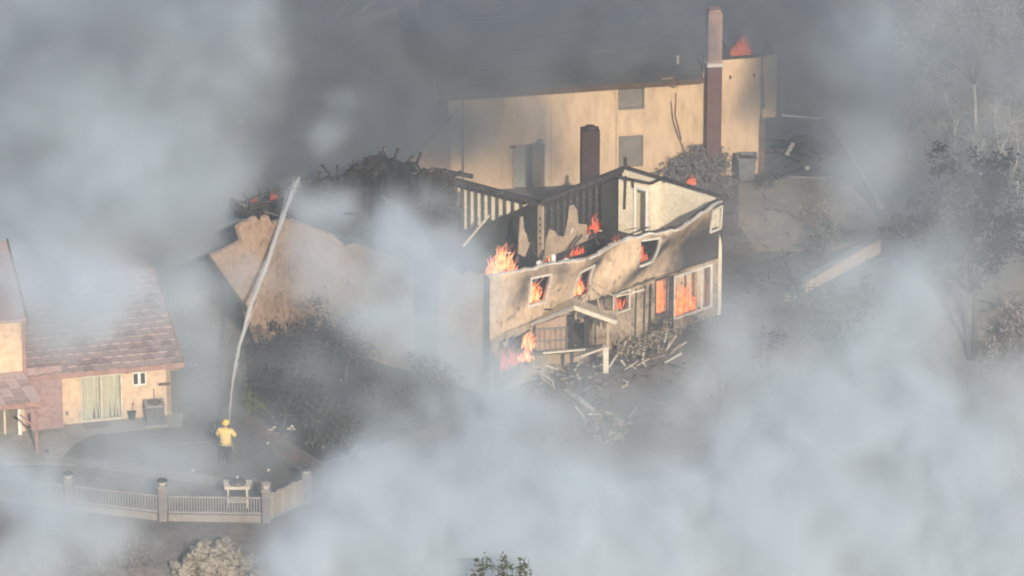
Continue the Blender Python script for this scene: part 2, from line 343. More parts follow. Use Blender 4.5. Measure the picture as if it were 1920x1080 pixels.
# rose-brown bay left of the front wall, and the taller wing with its lit wall
BP, BQ = HP-dirn*3.4+outn*.25, HP-dirn*.02+outn*.25
wall(MB(), BP, BQ, 0, along(80, 688, BP, BQ)[1], .3).build('bay_wall', M['rose'], lh)
UPp, UPq = HP-dirn*8+outn*.30, None
uq = along(42, 650, HP+outn*.3, HQ+outn*.3)[0]; o3 = HP+outn*.3
z7 = along(20, 702, o3, HQ+outn*.3)[1]; z6 = along(20, 598, o3, HQ+outn*.3)[1]
UA, UB = o3-dirn*8, o3+dirn*uq
wall(MB(), UA, UB, 0, z6, 1.2).build('tall_wall', M['stucco'], lh)
MB().bar(UB+Z*z6+outn*.1+dirn*.06, UB+Z*(z7)+outn*.1+dirn*.06, .12).build('corner_board', M['fascia'], lh)
ru = Zp(45, 505, 0)
MB().prism([UA+Z*(z6+.02)+outn*.4, UB+Z*(z6+.02)+outn*.4+dirn*.12, UB+Z*(z6+1.3)+bk*4.2+dirn*.12, UA+Z*(z6+1.3)+bk*4.2], (0, 0, .12)).build('upper_roof', M['roof_rose'], lh)
MB().prism([UB+dirn*.13+Z*(z6-.05)+outn*.42, UB+dirn*.13+Z*(z6+.18)+outn*.42, UB+dirn*.13+Z*(z6+1.5)+bk*4.2, UB+dirn*.13+Z*(z6+1.25)+bk*4.2], dirn*.06).build('rake_board', M['brown_trim'], lh)
# tiled roof: eave to ridge, then down behind
ov = .38; eR = HQ+outn*ov+dirn*.42+Z*(zE+.10); eL = HP+outn*ov-dirn*3.0+Z*(zE+.10); SL = .2; RD = 6.4
def rp(u, v, dz=0.0): return lerp(eL, eR, u)+bk*v+Z*(SL*v+dz)
MB().prism([rp(0, 0), rp(1, 0), rp(1, RD), rp(0, RD)], (0, 0, -.12)).build('roof', M['roof_rose'], lh)
MB().prism([rp(0, RD), rp(1, RD), lerp(eL, eR, 1)+bk*(2*RD), lerp(eL, eR, 0)+bk*(2*RD)], (0, 0, -.12)).build('rear_roof', M['roof_rose'], lh)
MB().prism([rp(0, 0, -.14), rp(1.003, 0, -.14), rp(1.003, 0, .05), rp(0, 0, .05)], outn*.05).build('fascia', M['fascia'], lh)
MB().prism([rp(1, 0, -.16), rp(1, 0, .06), rp(1, RD, .06), rp(1, RD, -.16)], dirn*.05).build('rake_board', M['fascia'], lh)
MB().prism([HQ+dirn*.03+Z*(zE-.02), HQ+dirn*.40+Z*(zE-.02)+outn*.33, HQ+dirn*.40+Z*(zE-.45)+bk*.3, HQ+dirn*.03+Z*(zE-.45)+bk*.3], bk*.05).build('gable_return', M['stucco'], lh)
# tiles: the clear lower right corner is laid tile by tile, the hazy rest as joined courses
R = random.Random(11); LE = (eR-eL).length; tw, tl = .42, .40; tile_me = {}
nC = int(LE/tw); nR = int(RD/tl); rest = MB(); cnt = 0
for r in range(nR):
    for c in range(nC):
        u0 = LE-(c+1)*tw-(r % 2)*.18; v0 = r*tl
        if u0 < 0: continue
        near = c < 14 and r < 12
        jz = R.uniform(.0, .035); jx = R.uniform(-.015, .015); drop = R.random()
        def tp(a, b, dz): return eL+(eR-eL).normalized()*(u0+a+jx)+bk*(v0+b)+Z*(SL*(v0+b)+dz)
        mb = MB() if near else rest
        x0, x1, y0, y1 = .012, tw-.012, -.03, tl+.05
        t0, t1 = .035+jz, .012
        mb.add([tp(x0, y0, t0), tp(tw/2, y0, t0+.035), tp(x1, y0, t0), tp(x1, y1, t1), tp(tw/2, y1, t1+.03), tp(x0, y1, t1), tp(x0, y0, .0), tp(tw/2, y0, .0), tp(x1, y0, .0)],
               [(0, 1, 4, 5), (1, 2, 3, 4), (6, 7, 1, 0), (7, 8, 2, 1), (0, 5, 6), (2, 8, 3)])
        if near:
            if R.random() < .06: continue
            mb.build('roof_tile', M['roof_tile'] if R.random() < .66-.045*c-.03*r else M['roof_tile_b'], lh); cnt += 1
rest.build('tile_courses', M['roof_rose'], lh, kind='stuff')
vv = rp(.62, 3.3); MB().box(rp(.13, 4.2, .2), (.9, .7, .25), .2).build('skylight', M['roof_dark'], lh)
# sliding door: frame, two panes behind curtains
fr = MB(); (u0, u1, z0, z1) = hd
for a, b in (((u0, z0), (u0, z1)), ((u1, z0), (u1, z1)), ((u0, z1), (u1, z1)), ((u0, z0), (u1, z0)), (((u0+u1)/2, z0), ((u0+u1)/2, z1))):
    fr.bar(on(HP, HQ, a[0], a[1], .02), on(HP, HQ, b[0], b[1], .02), .075, .075)
dr_ = fr.build('sliding_door', M['trim'], lh)
for k in (0, 1):
    a, b = lerp(u0, u1, .5*k)+.05, lerp(u0, u1, .5*k+.5)-.05
    cu = MB(); R = random.Random(k)
    cu.grid(lambda s, t: on(HP, HQ, lerp(a, b, s), lerp(z0+.03, z1-.03, t), -.07+.025*math.sin(s*34+math.sin(t*3)*.8)), 40, 6)
    cu.build('curtain', M['curtain'], dr_, smooth=True)
    for q in range(3):
        x = a+(b-a)*R.uniform(.3, .95); h = R.uniform(.3, .9)
        MB().prism([on(HP, HQ, x, z0+.04, -.035), on(HP, HQ, x+.05, z0+.04, -.035), on(HP, HQ, x+.02, z0+h, -.035)], -outn*.008).build('pane_gap', M['glass'], dr_)
(u0, u1, z0, z1) = hw; fr = MB(); mid = (u0+u1)/2
for a, b in (((u0, z0), (u0, z1)), ((u1, z0), (u1, z1)), ((u0, z1), (u1, z1)), ((u0, z0), (u1, z0))): fr.bar(on(HP, HQ, a[0], a[1], .02), on(HP, HQ, b[0], b[1], .02), .05, .06)
fr.bar(on(HP, HQ, mid, z0, .02), on(HP, HQ, mid, z1, .02), .11, .06)
wf = fr.build('window', M['white'], lh)
for a, b in ((u0, mid), (mid, u1)): MB().prism([on(HP, HQ, a, z0, -.05), on(HP, HQ, b, z0, -.05), on(HP, HQ, b, z1, -.05), on(HP, HQ, a, z1, -.05)], outn*.01).build('pane', M['glass'], wf)
lp = Vp(238, 696, HP, HQ, .08); MB().lathe(lp-Z*.09, [(.03, 0), (.06, .02), (.07, .12), (.02, .18)], 8).build('wall_lamp', M['brown_trim'], lh)
pp = Vp(308, 720, HP, HQ, .05); MB().bar(pp-dirn*.22, pp+dirn*.22, .09, .07).build('hose_bracket', M['brown_trim'], lh)
MB().bar(pp-Z*.05, pp-Z*1.2, .03).build('pipe', M['trim'], lh)
MB().bar(Vp(288, 728, HP, HQ, .04), Vp(289, 752, HP, HQ, .04), .035).build('pipe', M['steel'], lh)
MB().box(Vp(126, 775, HP, HQ, .03), (.09, .05, .12), .2).build('outlet_box', M['steel'], lh)
# patio cover
pe = [(-60, 778), (78, 757), (42, 701), (-60, 712)]
yf, yb = HP.y-2.1, HP.y+.0
c0 = Yp(78, 757, HP.y-1.9); zc = c0.z; cl = c0-dirn*8
b0 = o3+dirn*uq+outn*.02; b0 = Vector((b0.x, b0.y, z7)); bl = b0-dirn*8
pc = thing('patio_cover', 'pink shingled patio cover on slim posts at the far left', 'patio cover', Vector((c0.x-1, c0.y+1, 0)))
MB().prism([cl, c0, b0, bl], (0, 0, .09)).build('roof', M['roof_rose'], pc)
R = random.Random(5)
for r in range(4):
    for c in range(8):
        a = (c+.04)/10; b = (c+.96)/10; v0 = r/4; v1 = (r+1.05)/4
        q = lambda u, v, dz: lerp(lerp(c0, b0, v), lerp(c0, b0, v)-dirn*8, u*.55)+Z*(.1+dz)
        j = R.uniform(0, .03)
        MB().add([q(a, v0, .03+j), q(b, v0, .03+j), q(b, v1, .0), q(a, v1, .0), q(a, v0, -.01), q(b, v0, -.01)], [(3, 2, 1, 0), (0, 1, 5, 4), (0, 4, 3), (1, 2, 5)]).build('shingle', M['roof_tile_b'] if R.random() < .8 else M['roof_tile'], pc)
MB().bar(cl+Z*.0, c0+Z*.0+dirn*.04, .09, .2).build('fascia', M['fascia'], pc)
for px, bpy_ in ((70, 850), (-30, 872)):
    b = Zp(px, bpy_, 0); t = Vector((b.x, b.y, zc-.05)); MB().bar(b, t, .1).build('post', M['fascia'], pc)
b = Zp(70, 850, 0); MB().bar(Vector((b.x, b.y, zc-.7)), Vector((b.x, b.y, zc-.1))-dirn*.6, .07).build('brace', M['fascia'], pc)
b = Zp(38, 815, 0); MB().bar(b, b+Z*1.15, .14).build('pale_post', M['white'], pc)
gq = [along(x, 740, o3, HQ+outn*.3)[0] for x in (-20, 34)]
MB().prism([o3+dirn*gq[0]+outn*.02, o3+dirn*gq[1]+outn*.02, o3+dirn*gq[1]+outn*.02+Z*1.95, o3+dirn*gq[0]+outn*.02+Z*1.95], outn*.03).build('patio_door_shade', M['grey_pane'], lh)  # door panel coloured dark to stand in for shade under the cover
for k in range(3): MB().bar(o3+dirn*lerp(gq[0], gq[1], k/2)+outn*.06, o3+dirn*lerp(gq[0], gq[1], k/2)+outn*.06+Z*1.95, .07).build('door_stile', M['trim'], lh)
# things on the patio
p = Zp(290, 793, 0); ac = thing('condenser_unit', 'grey box air conditioner outside the cream wall, right of the window', 'air conditioner', p)
MB().box(p+Z*.04, (.86, .86, .08), .19).build('pad', M['concrete'], ac)
bd = MB().box(p+Z*.44, (.68, .68, .7), .19).build('body', M['steel'], ac)
for k in range(9): MB().box(p+Z*(.16+k*.07), (.70, .70, .02), .19).build('louvre', M['glass'], ac)
MB().box(p+Z*.82, (.74, .74, .06), .19).build('top', M['rail'], ac)
MB().lathe(p+Z*.86, [(.27, 0), (.27, .02), (.05, .04)], 14).build('fan_guard', M['glass'], ac)
p = Zp(247, 786, 0); pt = thing('plant_pot', 'small dark pot with a dead stem by the cream wall', 'pot', p)
MB().lathe(p, [(.12, 0), (.17, .30), (.19, .32), (.15, .34)], 12).build('pot', M['black'], pt)
MB().tube([p+Z*.3, p+Vector((.05, 0, .5)), p+Vector((.08, 0, .68))], [.02, .015, .03], 5).build('stem', M['dirt'], pt)
m_ = [Zp(x, y, .03) for x, y in ((152, 795), (198, 790), (206, 799), (160, 805))]
tag(MB().prism(m_, (0, 0, -.02)).build('doormat', M['grey_pane']), 'dark doormat lying in front of the curtained sliding door', 'doormat')
p = Zp(88, 848, .016); tag(MB().lathe(p, [(.05, 0), (.09, .03), (.06, .08), (.02, .1)], 8).build('garden_tap', M['brown_trim']), 'tiny brown drain cap on the patio by the slim post', 'drain cap')
# ------------------------------------------------------------------ fence along the yard
def pillar(px, py, top, label, capm='char'):
    b = G(px, py); b.z -= .05
    h = Yp(px, top, b.y).z-b.z
    t = thing('fence_pillar', label, 'pillar', b, 'brick pillars of the yard fence')
    MB().box(b+Z*(h-.32)/2, (.30, .30, h-.32), .05).build('shaft', M['pillar'], t)
    MB().box(b+Z*(h-.30), (.36, .36, .05), .05).build('collar', M['rail'], t)
    MB().lathe(b+Z*(h-.28), [(.10, 0), (.16, .17), (.17, .18)], 8).build('lantern', M['pale'], t)
    MB().lathe(b+Z*(h-.10), [(.19, 0), (.20, .04), (.10, .09), (.02, .1)], 8).build('cap', M[capm], t)
    return b, h
pA = pillar(130, 955, 884, 'pinkish brick fence pillar half lost in smoke, leftmost of the four')
pB = pillar(306, 975, 897, 'brick fence pillar with a lantern cap between two railing panels')
pC = pillar(500, 978, 903, 'dark fence pillar at the corner beside the white grill', 'rail')
pD = pillar(576, 942, 876, 'fence pillar with a black cap at the edge of the white smoke')
def railing(a, b, label, bars, za=.38, zb=1.0):
    t = thing('railing', label, 'railing', (a+b)/2, 'railing panels of the yard fence')
    d = (b-a).normalized(); a2, b2 = a+d*.2, b-d*.2
    MB().prism([a2+Vector((d.y, -d.x, 0))*.1-Z*.1, b2+Vector((d.y, -d.x, 0))*.1-Z*.1, b2+Vector((d.y, -d.x, 0))*.1+Z*(za-.06), a2+Vector((d.y, -d.x, 0))*.1+Z*(za-.06)], Vector((-d.y, d.x, 0))*.22).build('base_wall', M['kerb'], t)
    for z in (za, zb): MB().bar(a2+Z*z, b2+Z*z, .06, .05).build('rail', M['rail'], t)
    for k in range(bars):
        p = lerp(a2, b2, (k+.5)/bars); MB().bar(p+Z*za, p+Z*zb, .028).build('baluster', M['rail'], t)
for P, Q, l, n in ((pB[0], pC[0], 'pale metal railing in front of the white grill', 34), (pA[0], pB[0], 'faint railing left of the lantern pillar, half hidden by smoke', 30)):
    railing(P, Q, l, n)
railing(pA[0]-(pB[0]-pA[0])*.98, pA[0], 'railing panel at the left edge, almost lost in smoke', 30)
a, b = pC[0], pD[0]; d = (b-a).normalized(); nn = Vector((d.y, -d.x, 0))
fp = thing('fence_panel', 'solid tan board fence panel angled back to the black capped pillar', 'fence', (a+b)/2)
h0, h1 = .12, 1.08; nb = 9
for k in range(nb):
    q0 = lerp(a, b, .09+.82*k/nb); q1 = lerp(a, b, .09+.82*(k+.93)/nb); j = random.Random(k).uniform(-.03, .03)
    MB().prism([q0+Z*h0, q1+Z*h0, q1+Z*(h1+j), q0+Z*(h1+j)], -nn*.04).build('board', M['wood'] if k % 3 else M['tan_drywall'], fp)
for z in (h0+.02, h1-.05): MB().bar(lerp(a, b, .08)+Z*z+nn*.03, lerp(a, b, .92)+Z*z+nn*.03, .05, .07).build('rail', M['rail'], fp)
MB().prism([lerp(a, b, .07)-Z*.25, lerp(a, b, .93)-Z*.25, lerp(a, b, .93)+Z*.1, lerp(a, b, .07)+Z*.1], -nn*.12).build('base_wall', M['kerb'], fp)
# white grill / cart behind the railing
p = Zp(446, 948, 0.02); gr = thing('grill_cart', 'white topped outdoor grill with a dark lid behind the railing', 'grill', p)
MB().prism([p+Vector(q) for q in ((-.46, -.3, .78), (.46, -.3, .78), (.54, .3, .78), (-.54, .3, .78))], (0, 0, .12)).build('top', M['trim'], gr)
lid = MB().lathe(p+Z*.90, [(.32, 0), (.32, .06), (.24, .15), (.10, .20), (.02, .21)], 16).build('lid', M['glass'], gr, smooth=True)
MB().lump(p+Z*1.15, .06, 1, 1, 1).build('knob', M['white'], lid)
MB().box(p+Z*.60, (.55, .4, .32)).build('fire_box', M['black'], gr)
for sx in (-1, 1):
    for sy in (-1, 1): MB().bar(p+Vector((sx*.36, sy*.2, 0)), p+Vector((sx*.34, sy*.2, .78)), .045).build('leg', M['trim'], gr)
MB().box(p+Z*.22, (.68, .4, .03)).build('shelf', M['trim'], gr)
# ------------------------------------------------------------------ back house
KP, KQ = Zp(842, 360, 0), Zp(1430, 326, 0); kd = (KQ-KP).normalized(); kn = Vector((kd.y, -kd.x, 0)); kb = -kn
bh = thing('burning_tan_house', 'large tan two storey house with tall brick chimney and dark roof in smoke', 'house', (KP+KQ)/2)
uu = lambda px, py: along(px, py, KP, KQ)
zt = [(0, uu(842, 174)[1]), (uu(1318, 141)[0], uu(1318, 141)[1])]
u_l = uu(1318, 141)[0]; u_r = uu(1352, 112)[0]
h1 = hole(KP, KQ, 1160, 152, 1207, 203); h2 = hole(KP, KQ, 1158, 252, 1207, 314); h3 = hole(KP, KQ, 962, 272, 997, 357)
E1 = KP+kd*u_l
wall(MB(), KP, E1, -.1, zt, .2, [h1, h2, h3]).build('wall', M['stucco_back'], bh)
zr = [(0, uu(1318, 141)[1]), (uu(1322, 130)[0]-u_l+.02, uu(1335, 112)[1]), (u_r-u_l, uu(1352, 113)[1]), (uu(1400, 108)[0]-u_l, uu(1400, 110)[1]), (uu(1425, 106)[0]-u_l, uu(1425, 108)[1])]
E2 = KP+kd*uu(1426, 200)[0]; E1b = E1+kd*.003
wall(MB(), E1b, E2, -.1, zr, .2).build('wall', M['stucco_back'], bh)
# cantilevered upper corner and the burnt post below it
E3 = KP+kd*uu(1458, 160)[0]; zq0 = uu(1440, 218)[1]
EE = E2+kd*.05+kn*.12; wall(MB(), EE, E3+kn*.12, zq0, [(0, uu(1440, 107)[1]), ((E3-EE).length, uu(1458, 104)[1])], .3).build('upper_corner_wall', M['stucco_back'], bh)
MB().bar(E3+kn*.1+Z*zq0, E3+kn*.1+Z*uu(1458, 103)[1], .09, .3).build('scorched_edge', M['char'], bh)
MB().bar(E2+kd*.10+kn*.17+Z*uu(1432, 200)[1], E2+kd*.02+kn*.17+Z*uu(1432, 138)[1], .09, .1).build('burn_gap', M['char'], bh)
MB().bar(E2+kd*.08-Z*.1+kn*.02, E2+kd*.08+Z*zq0+kn*.02, .22, .2).build('corner_post', M['dirt'], bh)
MB().bar(E1b+Z*(uu(1352, 113)[1]+.03)+kd*.7-kn*.1, E2+Z*(uu(1425, 107)[1]+.03)-kn*.1, .2, .07).build('scorched_plate', M['char'], bh)
wall(MB(), E3+kb*.2, E3+kb*2.2, zq0, uu(1458, 110)[1], .2, side=1).build('side_wall', M['char_dark'], bh)
def framed(P, Q, h, name, fm, pm, parent, fw=.07, depth=.08, mull=0):
    u0, u1, z0, z1 = h; fr = MB(); d = Vector((Q.x-P.x, Q.y-P.y, 0)).normalized(); n = Vector((d.y, -d.x, 0))
    fr.bar(on(P, Q, u0, z0, .02), on(P, Q, u0, z1, .02), fw, .06); fr.bar(on(P, Q, u1, z0, .02), on(P, Q, u1, z1, .02), fw, .06)
    fr.bar(on(P, Q, u0-fw/2, z1, .023), on(P, Q, u1+fw/2, z1, .023), .06, fw); fr.bar(on(P, Q, u0-fw/2, z0, .023), on(P, Q, u1+fw/2, z0, .023), .06, fw)
    if mull: fr.bar(on(P, Q, (u0+u1)/2, z0, .02), on(P, Q, (u0+u1)/2, z1, .02), .05, .05)
    o = fr.build(name, fm, parent)
    if pm: MB().prism([on(P, Q, u0, z0, -depth), on(P, Q, u1, z0, -depth), on(P, Q, u1, z1, -depth), on(P, Q, u0, z1, -depth)], n*.01).build('pane' if name == 'window' else 'leaf', pm, o)
    return o
framed(KP, KQ, h1, 'window', M['grey_pane'], M['grey_pane'], bh); framed(KP, KQ, h2, 'window', M['stucco_back'], M['grey_pane'], bh, mull=0)
framed(KP, KQ, h3, 'door', M['wood'], M['door_pale'], bh, .06, .1)
for px, y0 in ((868, 172), (1035, 163), (1157, 154)):
    a, b = Vp(px, y0, KP, KQ, .05), Vp(px, 345, KP, KQ, .05)
    MB().bar(a, b, .09 if px == 868 else .03, .06).build('downpipe' if px == 868 else 'batten', M['brown_trim'] if px == 868 else M['stucco_back'], bh)
R = random.Random(2)
for k, pts in enumerate(([(1258, 190), (1262, 225), (1272, 255), (1285, 285)], [(1268, 175), (1266, 215), (1278, 262)])):
    MB().tube([Vp(x, y, KP, KQ, .06+.05*i) for i, (x, y) in enumerate(pts)], .018, 5).build('loose_cable', M['brown_trim'], bh)
for a, b in (((1238, 151), (1270, 162)), ((1250, 147), (1282, 157)), ((1230, 149), (1262, 146))):
    MB().bar(Vp(*a, KP, KQ, .12), Vp(*b, KP, KQ, .45), .1, .07).build('fallen_rafter', M['wood'], bh)
MB().box(Vp(1013, 268, KP, KQ, .06), (.22, .1, .3), .06).build('meter_box', M['steel'], bh)
MB().bar(Vp(955, 275, KP, KQ, .06), Vp(968, 276, KP, KQ, .12), .1, .05).build('door_lamp', M['brown_trim'], bh)
# roof with a burnt right end, shingle courses joined
ez = zt[0][1]; re = [(0, 0)]
def bp(u, v, dz=0.): return KP+kd*u+kb*(v-.45)+Z*(lerp(zt[0][1], zt[1][1], u/u_l)-.02+.34*(v-.45)+.16+dz)
rr = MB(); R = random.Random(8)
ru_ = lambda v: u_l+.1-(.6*abs(math.sin(v*2.1))+.25*math.sin(v*5)) if v > .6 else u_l-.05
rr.grid(lambda s, t: bp(lerp(-.5, ru_(t*6.2), s), t*6.2), 24, 18).build('roof', M['roof_dark'], bh)
rc = MB()
for r in range(22):
    v = r*.28; rc.add([bp(-.5, v, .01), bp(ru_(v), v, .01), bp(ru_(v), v-.02, .055), bp(-.5, v-.02, .055), bp(ru_(v), v+.28, .02), bp(-.5, v+.28, .02)], [(0, 1, 2, 3), (3, 2, 4, 5)])
rc.build('shingle_courses', M['roof_dark'], bh, kind='stuff')
MB().bar(bp(-.5, 0, -.05), bp(u_l-.05, 0, -.05), .06, .2).build('fascia', M['brown_trim'], bh)
MB().prism([bp(-.5, 0, -.1), bp(-.5, 0, .06), bp(-.5, 6, .06), bp(-.5, 6, -.1)], -kd*.06).build('rake_board', M['tan_drywall'], bh)
for (x0, y0, x1, y1) in ((898, 119, 960, 116), (1125, 101, 1190, 98)):
    a = bp(uu(x0, 170)[0], 2.0, .08); MB().bar(a, a+kd*1.2+Z*.05, .05).build('flashing_strip', M['pale'], bh)
for (u, v) in ((8.6, 3.4), (9.6, 1.0)):
    q = bp(u, v, .05); MB().lathe(q, [(.05, 0), (.05, .28), (.09, .3), (.02, .36)], 8).build('roof_vent', M['white'], bh)
for k in range(7):
    u = u_l+.15+k*.33; q = bp(u, .4+.3*(k % 3)); MB().bar(q-Z*(.3), q+kb*R.uniform(1, 2.6)+Z*R.uniform(-.1, .7)+kd*R.uniform(-.4, .4), .07, .14).build('charred_rafter', M['char'], bh)
# chimney outside the wall
cx = Vp(1336, 270, KP, KQ, .35); cw = .60
def cz(py): return Vp(1336, py, KP, KQ, .35).z
ch = MB().box((cx.x, cx.y, (cz(122)-.1)/2), (cw, .66, cz(122)+.1), math.atan2(kd.y, kd.x)).build('chimney', M['brick_red'], bh)
MB().box((cx.x, cx.y, (cz(122)+cz(20))/2), (cw-.02, .6, cz(20)-cz(122)), math.atan2(kd.y, kd.x)).build('upper_shaft', M['brick_pink'], ch)
MB().box((cx.x, cx.y, cz(117)), (cw+.06, .72, .14), math.atan2(kd.y, kd.x)).build('flashing', M['pale'], ch)
MB().box((cx.x, cx.y, cz(20)+.03), (cw-.12, .5, .12), math.atan2(kd.y, kd.x)).build('cap', M['brick_pink'], ch)
# low wing on its left
LP = KP-kd*1.9+kn*1.2; LQ = KP+kd*.05+kn*.15
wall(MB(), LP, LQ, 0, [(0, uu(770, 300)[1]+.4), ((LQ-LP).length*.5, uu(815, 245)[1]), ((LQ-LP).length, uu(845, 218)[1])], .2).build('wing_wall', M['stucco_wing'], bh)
MB().bar(on(LP, LQ, 0, uu(770, 300)[1]+.5, .1), on(LP, LQ, (LQ-LP).length, uu(845, 214)[1], .1), .12, .12).build('wing_rake', M['brown_trim'], bh)
# ------------------------------------------------------------------ burning house
z1, z2 = 2.6, 4.9
A = Zp(915, 520, z2); RC = Zp(1355, 372, z2); CC = Zp(1172, 316, z2); MM = Zp(1010, 380, z2); LL = Zp(850, 337, z2); WW = Zp(540, 412, z2); VV = Zp(390, 481, z2)
g0 = lambda p: Vector((p.x, p.y, 0))
F0, F1 = g0(A), g0(RC); fd = (F1-F0).normalized(); fn = Vector((fd.y, -fd.x, 0)); FL = (F1-F0).length
hs = thing('burning_house', 'roofless two storey stucco house on fire with its front wall buckling outward', 'house', (F0+F1)/2)
# floors
cen_ = (g0(A)+g0(CC))/2
ins_ = lambda p: g0(p)+(cen_-g0(p)).normalized()*.38+Z*z1
MB().prism([ins_(A), ins_(RC), ins_(CC), ins_(MM), ins_(LL), ins_(WW)+Vector((.5, -.1, 0))], (0, 0, -.22)).build('upper_floor', M['char_dark'], hs)
# lower front wall
hl = [hole(F0, F1, 1150, 548, 1180, 584), hole(F0, F1, 1229, 522, 1250, 588), hole(F0, F1, 1263, 508, 1333, 586), hole(F0, F1, 936, 632, 992, 694), hole(F0, F1, 1074, 604, 1112, 652)]
wall(MB(), F0, F1, -.1, z1-.24, .2, hl).build('lower_wall', M['stucco_low'], hs)
framed(F0, F1, hl[2], 'window', M['scorched_white'], None, hs, .09)
um = along(1315, 550, F0, F1)[0]
MB().bar(on(F0, F1, um, hl[2][2], .02), on(F0, F1, um, hl[2][3], .02), .09, .06).build('mullion', M['scorched_white'], hs)
MB().bar(on(F0, F1, um-.22, hl[2][2], -.04), on(F0, F1, um-.25, hl[2][3], -.04), .05).build('mullion', M['tan_drywall'], hs)
R = random.Random(61)
for k in range(16):
    u_ = lerp(hl[3][0], hl[3][1], R.random()); z_ = R.choice((hl[3][2], hl[3][3]))
    MB().bar(on(F0, F1, u_, z_, .03), on(F0, F1, u_+R.uniform(-.4, .4), z_+R.uniform(-.35, .35), R.uniform(0, .2)), R.uniform(.05, .12), .04).build('broken_lath', (M['char'], M['ash'], M['tan_drywall'])[k % 3], hs)
framed(F0, F1, hl[1], 'window', M['char'], None, hs, .05); framed(F0, F1, hl[0], 'window', M['scorched_white'], None, hs, .05)
for px_, w_ in ((1216, .16), (1206, .07), (1190, .05)):
    u_ = along(px_, 570, F0, F1)[0]; MB().bar(on(F0, F1, u_, .1, .03), on(F0, F1, u_+.05, z1-.25, .03), w_, .05).build('charred_stud', M['char'], hs)
MB().bar(on(F0, F1, (hl[1][1]+hl[2][0])/2, -.1, .05), on(F0, F1, (hl[1][1]+hl[2][0])/2, z1-.2, .05), .22, .05).build('charred_stud', M['char'], hs)
# buckled upper front wall
top_l = [(0, 0), (.1, .22), (.22, .58), (.34, .82), (.5, .80), (.62, .82), (.75, .80), (.88, .55), (1, .12)]
def fw_(s, t, off=0.0):
    s2 = s
    ln = interp(s, top_l)
    rip = .30*math.sin((s-.26*t)*15+.4)*math.exp(-((s-.55)/.24)**2)*(.35+.8*t) + .07*math.sin(s*9+1)*t
    belly = -.10*math.sin(math.pi*t)*math.exp(-((s-.85)/.12)**2)
    h = lerp(z1-.12-.25*math.exp(-((s-.0)/.1)**2), z2-.02+interp(s, [(0, 0), (.25, -.02), (.5, -.06), (.8, 0), (1, 0)]), t)
    h -= (ln*t)**2*.10
    edge = .10*(random.Random(int(s*110+.5)).random()-.5)+.03*math.sin(s*31) if t > .99 or t < .01 else 0
    return F0+fd*(s2*FL)+fn*(ln*t*t**.15+rip+belly+off)+Z*(h+edge)
def inv(px, py):
    best = None
    for i in range(121):
        for j in range(41):
            x, y = proj(fw_(i/120, j/40)); d = (x-px)**2+(y-py)**2
            if best is None or d < best[0]: best = (d, i/120, j/40)
    return best[1], best[2]
wins = []
for q in (((988, 571), (1021, 567), (1034, 514), (998, 520)), ((1074, 560), (1096, 556), (1119, 494), (1086, 510)), ((1196, 500), (1222, 489), (1234, 440), (1206, 456)), ((1329, 434), (1348, 428), (1355, 386), (1338, 392))):
    c = [inv(*p) for p in q]
    wins.append(((c[0][0]+c[3][0])/2, (c[1][0]+c[2][0])/2, (c[0][1]+c[1][1])/2, min(.95, (c[2][1]+c[3][1])/2)))
ins = lambda s, t: any(a < s < b and c < t < d for a, b, c, d in wins)
fw = MB()
ss = sorted(set([i/110 for i in range(111)]+[x for q in wins for x in q[:2]])); ts = sorted(set([j/22 for j in range(23)]+[x for q in wins for x in q[2:]]))
vid = {}
for i, s in enumerate(ss):
    for j, t in enumerate(ts): vid[i, j] = len(fw.v); fw.v.append(fw_(s, t))
for i in range(len(ss)-1):
    for j in range(len(ts)-1):
        if not ins((ss[i]+ss[i+1])/2, (ts[j]+ts[j+1])/2): fw.f.append((vid[i, j], vid[i+1, j], vid[i+1, j+1], vid[i, j+1]))
def soot_shade_at(s, t):  # soot, with shade of the diagonal fold and overhanging right end painted in
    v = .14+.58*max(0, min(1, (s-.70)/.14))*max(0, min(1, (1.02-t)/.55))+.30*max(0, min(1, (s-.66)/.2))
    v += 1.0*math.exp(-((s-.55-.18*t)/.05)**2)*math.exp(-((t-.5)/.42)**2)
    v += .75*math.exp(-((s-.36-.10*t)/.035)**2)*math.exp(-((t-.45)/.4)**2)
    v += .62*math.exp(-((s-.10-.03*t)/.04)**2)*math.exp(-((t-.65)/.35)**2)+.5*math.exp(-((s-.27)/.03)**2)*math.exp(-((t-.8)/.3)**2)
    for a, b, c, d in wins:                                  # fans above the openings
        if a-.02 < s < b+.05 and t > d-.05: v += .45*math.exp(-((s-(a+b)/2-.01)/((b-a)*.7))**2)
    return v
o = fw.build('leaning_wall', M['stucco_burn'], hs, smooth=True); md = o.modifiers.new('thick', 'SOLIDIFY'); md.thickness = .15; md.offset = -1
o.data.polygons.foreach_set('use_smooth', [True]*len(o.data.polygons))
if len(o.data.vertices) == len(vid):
    ca = o.data.attributes.new('soot', 'FLOAT', 'POINT'); ca.data.foreach_set('value', [soot_shade_at(ss[i], ts[j]) for i in range(len(ss)) for j in range(len(ts))])
for k, (a, b, c, d) in enumerate(wins):
    fr = MB(); n = 6
    for sA, tA, sB, tB in ((a, c, a, d), (b, c, b, d), (a, c, b, c), (a, d, b, d)):
        if k == 2 and (sA, sB) == (a, a): continue
        if k == 1 and tA == tB == c: continue
        for i in range(n): fr.bar(fw_(lerp(sA, sB, i/n), lerp(tA, tB, i/n), .03), fw_(lerp(sA, sB, (i+1.04)/n), lerp(tA, tB, (i+1.04)/n), .03), .075, .07)
    fr.build('window_frame', M['scorched_white'], hs)
tr = MB()
for i in range(60): tr.bar(fw_(i/60, 1, -.07)+Z*.03, fw_((i+1.05)/60, 1, -.07)+Z*.03, .17, .05)
tr.build('top_plate', M['scorched_white'], hs)
tr = MB()
